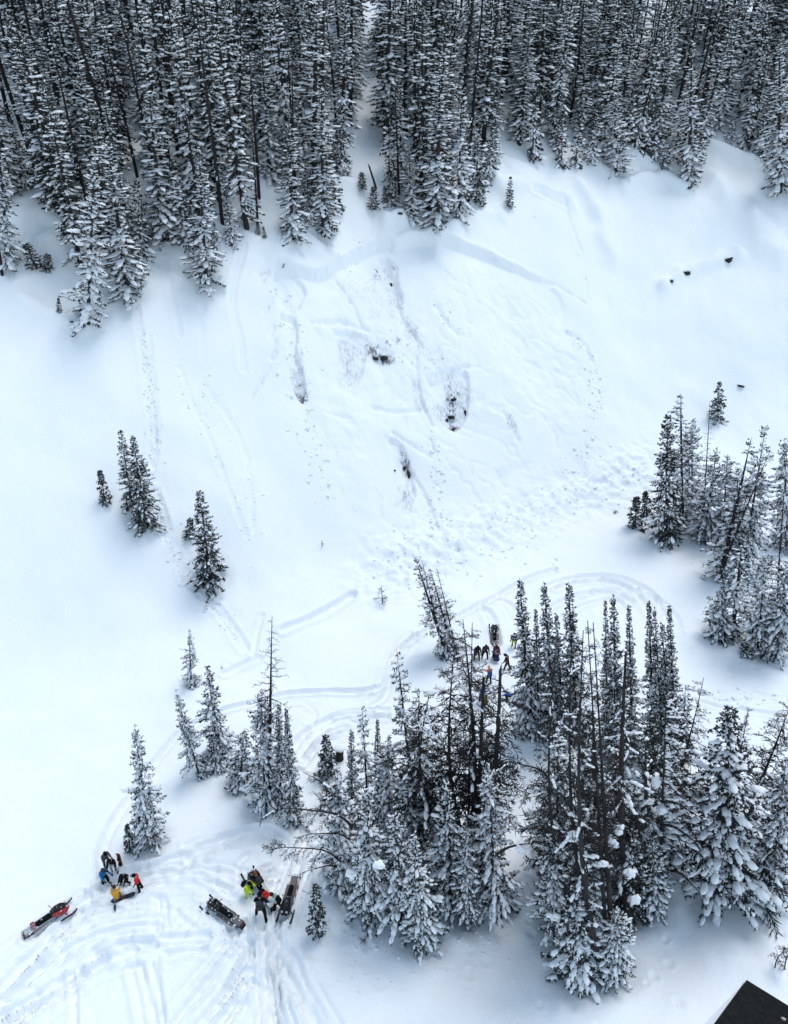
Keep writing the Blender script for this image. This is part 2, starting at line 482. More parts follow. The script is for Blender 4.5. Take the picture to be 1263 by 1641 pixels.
BED_PX = CROWN_PX + [(905,480),(930,540),(955,590),(962,640),(945,710),(905,770),(840,820),(760,860),(680,885),(600,890),(545,860),(510,800),(495,730),(482,650),(466,590),(452,540),(440,500),(432,460)]
DIRT_PX = [  # (centre, radius px x, radius px y, amount)
 (608,560,22,14,1.3), (484,632,12,13,1.1), (478,600,12,36,.42), (560,580,20,40,.42), (566,550,30,14,.35), (722,640,16,32,.75), (728,675,11,14,1.2),
 (735,620,26,36,.48), (650,742,10,24,.75), (648,790,16,32,.42), (620,420,8,20,.4), (660,525,16,22,.45), (632,470,14,30,.32), (820,680,9,24,.5),
 (670,620,10,30,.3), (605,430,8,6,.6), (655,770,12,20,.4), (600,545,40,10,.3), (545,540,8,8,.5), (705,650,14,20,.5), (725,610,14,14,.5), (640,700,40,12,.18), (590,470,60,30,.14), (690,560,50,24,.15)]

TRK = []
_ro = random.Random(31)
for k_, (p, w, d, r) in enumerate(TRACKS_PX):
    L_ = smooth_line(gpl(p)); TRK.append((L_, w, d, r))
    if 2 <= k_ < 33 or k_ < 1:        # machines passed several times, a little beside the first line
        T_ = np.gradient(L_, axis=0); N_ = np.stack([-T_[:, 1], T_[:, 0]], 1); N_ /= np.linalg.norm(N_, axis=1, keepdims=True) + 1e-9
        for q_ in range(2):
            o_ = _ro.choice((-1, 1)) * _ro.uniform(.35, .8) + _ro.uniform(-.5, .5) * np.linspace(-1, 1, len(L_))[:, None]
            TRK.append((L_ + N_ * o_, max(.27, w * _ro.uniform(.6, .9)), d * _ro.uniform(.4, .75), r))
CRK = [(smooth_line(gpl(p), 1), w, d) for p, w, d in CRACKS_PX]
CROWN = smooth_line(gpl(CROWN_PX), 2)
CROWN_LEN = float(np.hypot(*np.diff(CROWN, axis=0).T).sum())
BED = smooth_line(gpl(BED_PX), 1)
DEBRIS_PX = [((640,905),(740,870)), ((740,870),(850,822)), ((850,822),(960,785)), ((960,785),(1040,748))]
DEB = smooth_line(gpl([(610,925),(660,895),(740,870),(850,826),(950,790),(1040,748)]), 2)
TRAMPLE = smooth_line(gpl([(60,1600),(180,1450),(300,1440),(420,1430),(470,1420),(430,1560),(430,1640)]), 1)
STEPS = [(smooth_line(gpl(p), 1), d_) for p, d_ in [
  ([(434,428),(462,420),(482,436),(492,452),(486,478),(466,492),(452,486),(444,468),(440,448)], .35),
  ([(446,498),(470,494),(480,530),(474,566),(488,600),(492,640),(478,648),(468,600),(458,560)], .40),
  ([(530,524),(590,534),(588,560),(580,600),(560,620),(548,590),(540,556)], .35),
  ([(684,604),(720,592),(750,582),(754,630),(748,672),(716,690),(700,650)], .40),
  ([(622,700),(645,706),(662,750),(668,800),(650,820),(632,770)], .30),
  ([(606,400),(634,398),(640,440),(648,486),(632,480),(618,440)], .30)]]
BANKS = [(smooth_line(gpl(p)), w_, h_) for p, w_, h_ in [([(800,296),(860,298),(912,328)], .9, .55), ([(1138,238),(1190,258),(1232,286)], 1.0, .8), ([(700,374),(760,352),(800,345)], .8, .4), ([(1000,300),(1060,282),(1100,302)], 1.0, .5), ([(1060,462),(1110,432),(1180,408)], .8, .5), ([(60,395),(160,372)], .8, .4), ([(40,488),(95,512),(130,520)], .8, .55), ([(930,300),(960,350),(975,400)], 1.4, .5), ([(1150,300),(1200,360),(1250,420)], 2.0, .7), ([(620,362),(645,358)], .6, .5), ([(545,300),(585,290)], .7, .4), ([(230,415),(262,392),(290,408)], .9, .5)]]
HOLLOWS = [(*gpl([(px_, py_)])[0], r_, d_) for px_, py_, r_, d_ in [(610,562,1.2,.45),(484,636,.9,.35),(722,652,1.1,.4),(728,674,.9,.35),(652,746,.8,.4),(1100,443,1.0,.4),(1167,421,1.0,.4),(1075,456,.6,.25)]]
WELLS = []        # (x, y, radius, depth) hollows and shelter round trunks, filled by the tree tables

def hdetail(x, y):
    x = np.asarray(x, float); y = np.asarray(y, float)
    h = np.zeros(x.shape)
    # slab released: the bed lies lower than the snow around, most below the crown wall
    e1 = fbm(x / 1.6, y / 1.6, 21, 3) * 0.10
    ins = inside(x, y, BED)
    dE, _ = dist_line(x, y, np.vstack([BED, BED[:1]]), 4)
    dC, _ = dist_line(x, y, CROWN, 30)
    sdn = np.where(ins, dE, -dE) + e1
    dC, aC = dist_line(x, y, CROWN, 30)
    dep = np.interp(aC / CROWN_LEN, [0, .25, .6, .8, 1], [.85, .95, 1.05, .85, .25]) * 1.1 * np.exp(-np.minimum(dC, 100) / 9.0)
    h -= 1.12 * dep * sstep(-0.02, 0.10 + 3.2 * sstep(1.5, 6, dC), sdn)
    h += .16 * np.exp(-((sdn + .22) / .22) ** 2) * np.exp(-np.minimum(dC, 100) / 1.5)
    for PL, pd in STEPS:
        i2 = inside(x, y, PL); d2, _ = dist_line(x, y, np.vstack([PL, PL[:1]]), 3)
        h -= 1.5 * pd * sstep(0, .18, np.where(i2, d2, -d2) + .12 * fbm(x / .9, y / .9, 23, 2))
    kb = sstep(.5, 3, sdn)
    h -= kb * .22 * np.maximum(0, 1 - np.abs(fbm(x / 3.4 + 5, y / 2.2, 25, 3)) * 3.2) ** 4 * (vnoise(x / 9, y / 9, 27) > -.2)
    h += kb * .05 * fbm(x / .55, y / .55, 29, 2) * sstep(-.1, .5, vnoise(x / 5, y / 5, 28))
    # rolled banks and pillows of snow under the forest edge
    vv = y - ytoe(x)
    h += np.exp(-((vv - 38) / 6.0) ** 2) * 1.15 * np.maximum(0, fbm(x / 5.5, y / 3.2, 71, 2) - .05)
    for L, bw, bh in BANKS:
        D, A = dist_line(x, y, L, 5)
        D = D + .3 * vnoise(x / 1.5, y / 1.5, 81)
        h += 1.6 * bh * np.exp(-(D / bw) ** 2) * (1 + .5 * vnoise(x / 2.5, y / 2.5, 83))
    for HX, HY, HR, HD in HOLLOWS:
        h -= HD * np.exp(-((x - HX) ** 2 + ((y - HY) * .8) ** 2) / HR ** 2)
    h += ins * 0.10 * fbm(x / 1.3, y / 1.3, 5, 4) * sstep(0.5, 3, sdn) * (0.35 + 0.65 * (vnoise(x / 7, y / 7, 8) > 0))
    # debris along the toe: rubble ridge
    dD, aD = dist_line(x, y, DEB, 9)
    k = np.exp(-(dD / 3.0) ** 2)
    h += k * (0.30 + 0.32 * fbm(x / 0.8, y / 0.8, 31, 3) + 0.2 * fbm(x / 3, y / 3, 33, 2))
    # wind relief
    h += 0.045 * fbm(x / 1.7, y / 2.6, 41, 3)
    # trampled snow where people and machines have been
    dT, _ = dist_line(x, y, TRAMPLE, 9)
    kt = np.exp(-(dT / 3.6) ** 2)
    h += kt * (0.06 * fbm(x / 0.6, y / 0.6, 51, 3) - .10 * (1 - np.abs(vnoise(x / 1.5 + y / 9, y / 4.5 - x / 7, 53))) ** 6 - .08 * (1 - np.abs(vnoise(x / 3.5 + 3, y / 1.6 + x / 9, 57))) ** 6)
    for L, w, d, r in TRK:
        D, A = dist_line(x, y, L, 3.0)
        D = D + 0.05 * min(r, .6) * vnoise(x / 0.8, y / 0.8, 61)
        near = D < 3
        if not near.any(): continue
        u = D[near] / w
        d = d * (1.8 if r < .65 and L[:, 1].max() < 72 else .62)
        g = -d * (1 - sstep(0.62, 1.32, u)) + d * 0.5 * np.exp(-((u - 1.5) / 0.35) ** 2)
        # ski grooves along the bottom and churned edges
        g += d * 0.45 * np.exp(-(u / .42) ** 2) * (w > .22)
        g += r * 0.42 * d * np.exp(-(u / 1.6) ** 2) * vnoise(x[near] / 0.45, y[near] / 0.45, 63)
        h[near] += g
    for L, w, d in CRK:
        D, A = dist_line(x, y, L, 1.5)
        D = D + 0.07 * vnoise(x / 0.35, y / 0.35, 65)
        h -= 1.6 * d * np.exp(-(D / w) ** 2)
    for wx, wy, wr, wd in WELLS + PITS:
        m = (np.abs(x - wx) < wr * 2.2) & (np.abs(y - wy) < wr * 2.2)
        if m.any():
            u = np.hypot(x[m] - wx, y[m] - wy) / wr
            h[m] += -wd * np.exp(-(u / 0.75) ** 2) + wd * 0.35 * np.exp(-((u - 1.35) / 0.45) ** 2)
    return h
PITS = []
def hfull(x, y):
    x = np.atleast_1d(np.asarray(x, float)); y = np.atleast_1d(np.asarray(y, float))
    return hbase(x, y) + hdetail(x, y)
def spot(px, py):
    p = ground(px, py)[0]
    return Vector((p[0], p[1], float(hfull(p[0], p[1])[0])))

# ------------------------------------------------------------------ trees: shared meshes
def perp(d):
    ref = np.where(np.abs(d[:, 2:3]) < 0.9, np.array([[0, 0, 1.]]), np.array([[1., 0, 0]]))
    a = np.cross(d, ref); a /= np.linalg.norm(a, axis=1, keepdims=True) + 1e-9
    return a, np.cross(d, a)
def spikes(P0, P1, w):
    """three sided tapered shoots from P0 to P1"""
    d = P1 - P0; d = d / (np.linalg.norm(d, axis=1, keepdims=True) + 1e-9)
    a, c = perp(d); n = len(P0)
    w = np.broadcast_to(np.asarray(w, float), (n,))[:, None]
    q = P0 + (P1 - P0) * 0.35
    V = np.stack([q + a * w, q + (-0.5 * a + 0.87 * c) * w, q + (-0.5 * a - 0.87 * c) * w, P1, P0], 1)
    base = (np.arange(n) * 5)[:, None]
    T = np.concatenate([base + np.array([[0, 1, 3]]), base + np.array([[1, 2, 3]]), base + np.array([[2, 0, 3]])])
    T = np.concatenate([T, base + np.array([[1, 0, 4]]), base + np.array([[0, 2, 4]])])
    return V.reshape(-1, 3), T
def blobs(Cn, Rd, axis, rng, shape=ICO0, jit=0.25):
    """lumpy snow pads: centres, radii (along, across, up), the direction they lie along"""
    BV, BF = shape; n = len(Cn); m = len(BV)
    ax = axis / (np.linalg.norm(axis, axis=1, keepdims=True) + 1e-9)
    side = np.cross(np.array([[0, 0, 1.]]), ax); side /= np.linalg.norm(side, axis=1, keepdims=True) + 1e-9
    up = np.cross(ax, side)
    J = 1 + rng.uniform(-jit, jit, (n, m, 1))
    L = BV[None] * J * Rd[:, None, :]
    V = Cn[:, None, :] + L[..., 0:1] * ax[:, None] + L[..., 1:2] * side[:, None] + L[..., 2:3] * up[:, None]
    T = (BF[None] + (np.arange(n) * m)[:, None, None]).reshape(-1, 3)
    return V.reshape(-1, 3), T
def joinvt(parts):
    Vs, Ts, o = [], [], 0
    for V, T in parts:
        Vs.append(V); Ts.append(T + o); o += len(V)
    return np.concatenate(Vs), np.concatenate(Ts)

def spruce_mesh(name, H, Rad, seed, snow=0.6, dens=15, z0=0.03, power=0.8, droop=0.35, gaps=0.25, twigs=1.0, leafy=1.0, pads=1.15, psize=.52):
    rng = np.random.default_rng(seed)
    nb = int(H * dens)
    t = np.sort(rng.uniform(0, 1, nb) ** 1.05)
    az = np.arange(nb) * 2.39996 + rng.uniform(-.6, .6, nb)
    lump = vnoise(np.cos(az) * 1.6 + seed, t * H / 1.1 + np.sin(az) * 1.6, seed)
    keep = lump > -1 + gaps * 1.4
    t, az, lump = t[keep], az[keep], lump[keep]; nb = len(t)
    z = H * (z0 + (1 - z0) * t * 0.985)
    L = Rad * (0.05 + 0.95 * (1 - t) ** power) * rng.uniform(.55, 1.1, nb) * (1 + .28 * lump)
    L *= np.clip(0.75 + t * 6, 0, 1)
    pitch = -0.45 + 0.95 * t ** 1.3 + rng.uniform(-.16, .16, nb)
    hd = np.stack([np.cos(az), np.sin(az), 0 * az], 1)
    def bp(i, s):
        s = s[:, None]; l = L[i][:, None]
        out = hd[i] * l * s * np.cos(pitch[i])[:, None]
        up = l * (np.sin(pitch[i])[:, None] * s - droop * s * s * .55 + droop * .35 * s ** 4)
        return out + np.array([[0, 0, 1.]]) * (z[i][:, None] + up)
    def tangent(i, s):
        return bp(i, np.minimum(s + .04, 1.05)) - bp(i, s - .04)
    crown = []
    ib = np.arange(nb)
    bw = 0.012 + 0.012 * L
    for a, c in ((0., .4), (.35, .72), (.68, 1.0)):
        crown.append(spikes(bp(ib, np.full(nb, a)), bp(ib, np.full(nb, c)), bw * (1.1 - a)))
    nt_ = np.maximum(4, (L / 0.075 * twigs)).astype(int)
    it = np.repeat(ib, nt_); n = len(it)
    s = rng.uniform(.1, 1.0, n) ** .8
    P = bp(it, s); Tn = tangent(it, s); Tn /= np.linalg.norm(Tn, axis=1, keepdims=True) + 1e-9
    sd_ = np.cross(Tn, np.array([[0, 0, 1.]])); sd_ /= np.linalg.norm(sd_, axis=1, keepdims=True) + 1e-9
    sgn = np.where(rng.random(n) < .5, -1., 1.)[:, None]
    D = Tn * rng.uniform(.5, 1.1, (n, 1)) + sd_ * sgn * rng.uniform(.3, 1.0, (n, 1)) + np.array([[0, 0, 1.]]) * rng.uniform(-.55, .30, (n, 1))
    D /= np.linalg.norm(D, axis=1, keepdims=True)
    lt = (0.13 + 0.30 * (1 - s) * np.minimum(L[it], 1.6) * .8) * rng.uniform(.6, 1.3, n)
    tip = P + D * lt[:, None]
    w = rng.uniform(.030, .060, n) * leafy
    crown.append(spikes(P, tip, w))
    for k in range(2):      # side shoots
        f = rng.uniform(.25, .9, (n, 1))
        q = P + D * lt[:, None] * f
        D2 = D + rng.normal(0, .75, (n, 3)); D2 /= np.linalg.norm(D2, axis=1, keepdims=True)
        crown.append(spikes(q, q + D2 * (0.07 + 0.45 * lt * rng.uniform(.5, 1, n))[:, None], w * .95))
    # leader
    crown.append(spikes(np.array([[0, 0, H * .955]]), np.array([[0, 0, H]]), np.array([.035])))
    CV, CT = joinvt(crown)
    sn = []
    if snow > 0:
        npd = rng.poisson(np.maximum(L / 0.20 * snow * pads, .2)).astype(int)
        i2 = np.repeat(ib, npd); m = len(i2)
        s2 = rng.uniform(.12, .98, m)
        P2 = bp(i2, s2); T2 = tangent(i2, s2)
        big = rng.random(m) ** 1.8
        sc = np.clip(L[i2], .35, 2.0) ** .5
        sc = sc * psize; ra = (.17 + .38 * big) * sc; rb = (.085 + .19 * big) * sc; rc = (.06 + .12 * big) * sc
        sdv = np.cross(T2, np.array([[0, 0, 1.]])); sdv /= np.linalg.norm(sdv, axis=1, keepdims=True) + 1e-9
        P2 = P2 + sdv * (rng.uniform(-1, 1, m) * .14 * (1.1 - s2) * np.minimum(L[i2], 1.5))[:, None] + np.array([[0, 0, 1.]]) * (rc * .65)[:, None]
        sn.append(blobs(P2, np.stack([ra, rb, rc], 1), T2, rng, ICO0, .28))
        kk = rng.random(n) < snow * .26
        P3 = (P + (tip - P) * .5)[kk]; P3[:, 2] += .028
        sn.append(blobs(P3, np.stack([lt[kk] * .45, rng.uniform(.05, .09, kk.sum()), rng.uniform(.03, .055, kk.sum())], 1), D[kk], rng, OCT, .25))
    tr = MB()
    tr.tube([(0,0,-.6),(0,0,H*.3),(0,0,H*.7),(0,0,H*.97)], [.011*H+.03, .008*H+.02, .005*H+.01, .008], 7)
    trunk = bpy.data.meshes.new('trunk'); trunk.from_pydata(tr.v, [], tr.f); trunk.materials.append(M['bark'])
    crown_me = mesh_tri('crown', CV, CT, M['needles'])
    snow_me = None
    if sn:
        SV, ST = joinvt(sn)
        snow_me = mesh_tri('snow_load', SV, ST, M['lump'], smooth=True)
    return dict(name=name, H=H, R=Rad, trunk=trunk, crown=crown_me, snow=snow_me)

VAR = {
 'snowy': [spruce_mesh('spruce', 15, 3.1, 16, 0.81, 14, gaps=.5, power=.55, droop=.5), spruce_mesh('spruce', 12, 2.5, 17, 0.98, 15, gaps=.5, power=.9, droop=.55), spruce_mesh('spruce', 9, 2.3, 11, 0.91, 16, gaps=.3), spruce_mesh('spruce', 13, 2.7, 12, 0.88, 15, gaps=.35), spruce_mesh('spruce', 17, 2.9, 13, 0.81, 14, gaps=.35), spruce_mesh('spruce', 13, 2.9, 14, 0.98, 15, gaps=.45, power=.6), spruce_mesh('spruce', 10, 3.0, 15, 0.91, 17, gaps=.4, power=.6)],
 'forest': [spruce_mesh('spruce', 15, 2.2, 27, .9, 12, gaps=.45, power=.7, twigs=.95, leafy=1.25, pads=1.45, psize=.7, droop=.5), spruce_mesh('spruce', 21, 1.6, 28, .7, 11, gaps=.55, power=.45, twigs=.95, leafy=1.25, pads=1.45, psize=.66),spruce_mesh('spruce', 19, 1.8, 26, .38, 12, z0=.06, gaps=.5, power=.5, twigs=.8, leafy=1.4, pads=1.1, psize=.72),spruce_mesh('spruce', 17, 1.75, 21, .80, 12, gaps=.3, power=.65, twigs=.95, leafy=1.25, pads=1.5, psize=.68), spruce_mesh('spruce', 20, 1.7, 22, .65, 11, z0=.05, gaps=.4, power=.55, twigs=.95, leafy=1.25, pads=1.5, psize=.68),
            spruce_mesh('spruce', 14, 1.6, 23, .85, 13, gaps=.25, power=.7, twigs=.95, leafy=1.25, pads=1.5, psize=.68), spruce_mesh('spruce', 18, 1.5, 24, .55, 11, z0=.07, gaps=.5, power=.5, twigs=.95, leafy=1.25, pads=1.5, psize=.68),
            spruce_mesh('spruce', 16, 1.9, 25, .75, 12, gaps=.4, power=.75, twigs=.95, leafy=1.25, pads=1.5, psize=.68)],
 'young': [spruce_mesh('spruce', 7, 1.5, 71, .8, 16, gaps=.3, leafy=1.4, twigs=.8, pads=.85, psize=.8), spruce_mesh('spruce', 5, 1.2, 72, .7, 18, gaps=.35, leafy=1.4, twigs=.8, pads=.85, psize=.75)],
 'dark': [spruce_mesh('spruce', 12, 2.7, 31, .27, 19, gaps=.2, droop=.25), spruce_mesh('spruce', 11, 2.2, 32, .28, 17, gaps=.35, droop=.2)],
 'spire': [spruce_mesh('fir', 18, 1.8, 41, .75, 17, gaps=.2, power=1.05), spruce_mesh('fir', 16, 1.6, 42, .8, 17, gaps=.28, power=.95)],
 'sparse': [spruce_mesh('spruce', 13, 1.9, 53, .6, 12, gaps=.5, twigs=.8, leafy=.8, power=.5, droop=.6), spruce_mesh('spruce', 12, 1.4, 51, .35, 12, gaps=.3, twigs=.6, leafy=.6, power=.7), spruce_mesh('spruce', 15, 1.6, 52, .4, 11, gaps=.45, twigs=.6, leafy=.65, power=.6)],
 'small': [spruce_mesh('spruce', 3.0, .75, 61, .45, 26, gaps=.15, leafy=1.1, power=.8), spruce_mesh('spruce', 2.4, .6, 62, .7, 26, gaps=.2, power=.8), spruce_mesh('spruce', 4.0, .8, 63, .6, 22, gaps=.3, power=.7)],
}

# dead branches: pool of shared meshes, unit reach 1 m
def branch_mesh(seed, ntw=9, snow=0.0, curl=-.12, w=.036):
    rng = np.random.default_rng(seed)
    s = np.linspace(0, 1, 6)
    wob = rng.normal(0, .035, (6, 2)); wob[0] = 0
    P = np.stack([s, wob[:, 0], curl * s * s + .22 * curl * -1 * s ** 4 + wob[:, 1]], 1)
    parts = [spikes(P[:-1], P[1:] + (P[1:] - P[:-1]) * .5, w * (1.15 - s[:-1]))]
    k = rng.uniform(.15, 1, ntw)
    q = np.stack([np.interp(k, s, P[:, i]) for i in range(3)], 1)
    D = np.stack([rng.uniform(.4, 1, ntw), rng.choice([-1, 1], ntw) * rng.uniform(.4, 1.0, ntw), rng.uniform(-.5, .2, ntw)], 1)
    D /= np.linalg.norm(D, axis=1, keepdims=True)
    l = rng.uniform(.18, .46, ntw) * (1.15 - .6 * k)
    tp = q + D * l[:, None]
    parts.append(spikes(q, tp, w * .42))
    q2 = q + D * l[:, None] * .5; D2 = D + rng.normal(0, .5, D.shape); D2 /= np.linalg.norm(D2, axis=1, keepdims=True)
    parts.append(spikes(q2, q2 + D2 * l[:, None] * .6, w * .34))
    V, T = joinvt(parts); mi = np.zeros(len(T), int)
    if snow > 0:
        n = 5; kk = rng.uniform(.1, .85, n)
        C = np.stack([np.interp(kk, s, P[:, i]) for i in range(3)], 1); C[:, 2] += w * 1.2
        BV, BT = blobs(C, np.stack([np.full(n, .13), np.full(n, w * 1.5), np.full(n, w * 1.3)], 1) * rng.uniform(.7, 1.2, (n, 1)), np.tile([[1., 0, 0]], (n, 1)), rng, ICO0, .25)
        mi = np.concatenate([mi, np.ones(len(BT), int)]); V, T = joinvt([(V, T), (BV, BT)])
    return mesh_tri('branch', V, T, None, mats=[M['twig'], M['lump']], midx=mi)
BR = [branch_mesh(100 + i, 16 + i % 7, curl=(-.30, -.15, .1, -.4, -.22, -.1)[i % 6]) for i in range(12)]
BRT = [branch_mesh(400 + i, 4 + i % 3, curl=(-.25, .1, -.15, -.35)[i % 4], w=.034) for i in range(8)]
BRS = [branch_mesh(200 + i, 8, snow=1, curl=(-.25, -.1, -.35)[i % 3], w=.034) for i in range(6)]

def forest_snag_mesh(H, seed):
    rng = np.random.default_rng(seed)
    n = int(H * 7); zz = rng.uniform(.18, .97, n) * H; az = rng.uniform(0, 6.283, n)
    L = (.35 + .9 * (1 - zz / H)) * rng.uniform(.5, 1.3, n)
    hd = np.stack([np.cos(az), np.sin(az), rng.uniform(-.55, .05, n)], 1)
    P0 = np.stack([0*zz, 0*zz, zz], 1); P1 = P0 + hd * L[:, None]
    parts = [spikes(P0, P1, .028)]
    for k in range(4):
        f = rng.uniform(.25, 1, (n, 1)); q = P0 + (P1 - P0) * f
        D = hd + rng.normal(0, .6, (n, 3)); D /= np.linalg.norm(D, axis=1, keepdims=True)
        parts.append(spikes(q, q + D * rng.uniform(.15, .45, (n, 1)), .016))
    V, T = joinvt(parts)
    tw = mesh_tri('twigs', V, T, M['grey_twig'])
    m = n // 2
    S = blobs((P0 + (P1 - P0) * .5)[:m] + np.array([[0, 0, .05]]), np.stack([L[:m] * .3, np.full(m, .06), np.full(m, .05)], 1), hd[:m], rng, ICO0, .3)
    sn = mesh_tri('snow_load', S[0], S[1], M['lump'], smooth=True)
    tr = MB(); bx, by = rng.normal(0, .12, 2)
    tr.tube([(0,0,-.6),(bx,by,H*.35),(bx*.3,-by,H*.7),(0,0,H)], [.17, .14, .09, .025], 7)
    trunk = bpy.data.meshes.new('trunk'); trunk.from_pydata(tr.v, [], tr.f); trunk.materials.append(M['dead'])
    return dict(H=H, trunk=trunk, twigs=tw, snow=sn)
FSNAG = [forest_snag_mesh(h, 300 + i) for i, h in enumerate((17, 20, 15))]

_rng = random.Random(5)
def set_pose(o, lean, spin):
    o.rotation_mode = 'QUATERNION'
    o.rotation_quaternion = Quaternion((0, 1, 0), lean) @ Quaternion((0, 0, 1), spin)

def put_spruce(kind, loc, H, Rd, lean, label, group=None, name='spruce_tree', snow=True, vi=None):
    vs = VAR[kind]
    v = vs[vi % len(vs)] if vi is not None else min(vs, key=lambda q: abs(math.log(q['H'] / H)) + .35 * _rng.random())
    o = link(name, None, None, loc)
    o.empty_display_size = .3
    set_pose(o, lean, _rng.uniform(0, 6.28))
    o.scale = (Rd / v['R'], Rd / v['R'], H / v['H'])
    tag(o, label, 'fir' if name == 'fir_tree' else 'spruce', group)
    link('trunk', v['trunk'], o)
    link('crown', v['crown'], o)
    if v['snow'] and snow:
        s_ = link('snow_load', v['snow'], o); s_['kind'] = 'stuff'
    return o

def tree_frame(base, top, hide=0.0):
    """position, height and lean of a tree whose foot and tip show at these photograph pixels"""
    p = ground(*base)[0]
    d = ray_dir(*top)
    k = p[1] / d[1]
    q = d * k + CAMV
    dx, dz = q[0] - p[0], q[2] - p[2]
    return p, math.hypot(dx, dz), math.atan2(dx, dz), p[1] * cp - (p[2] - CAM_H) * sp

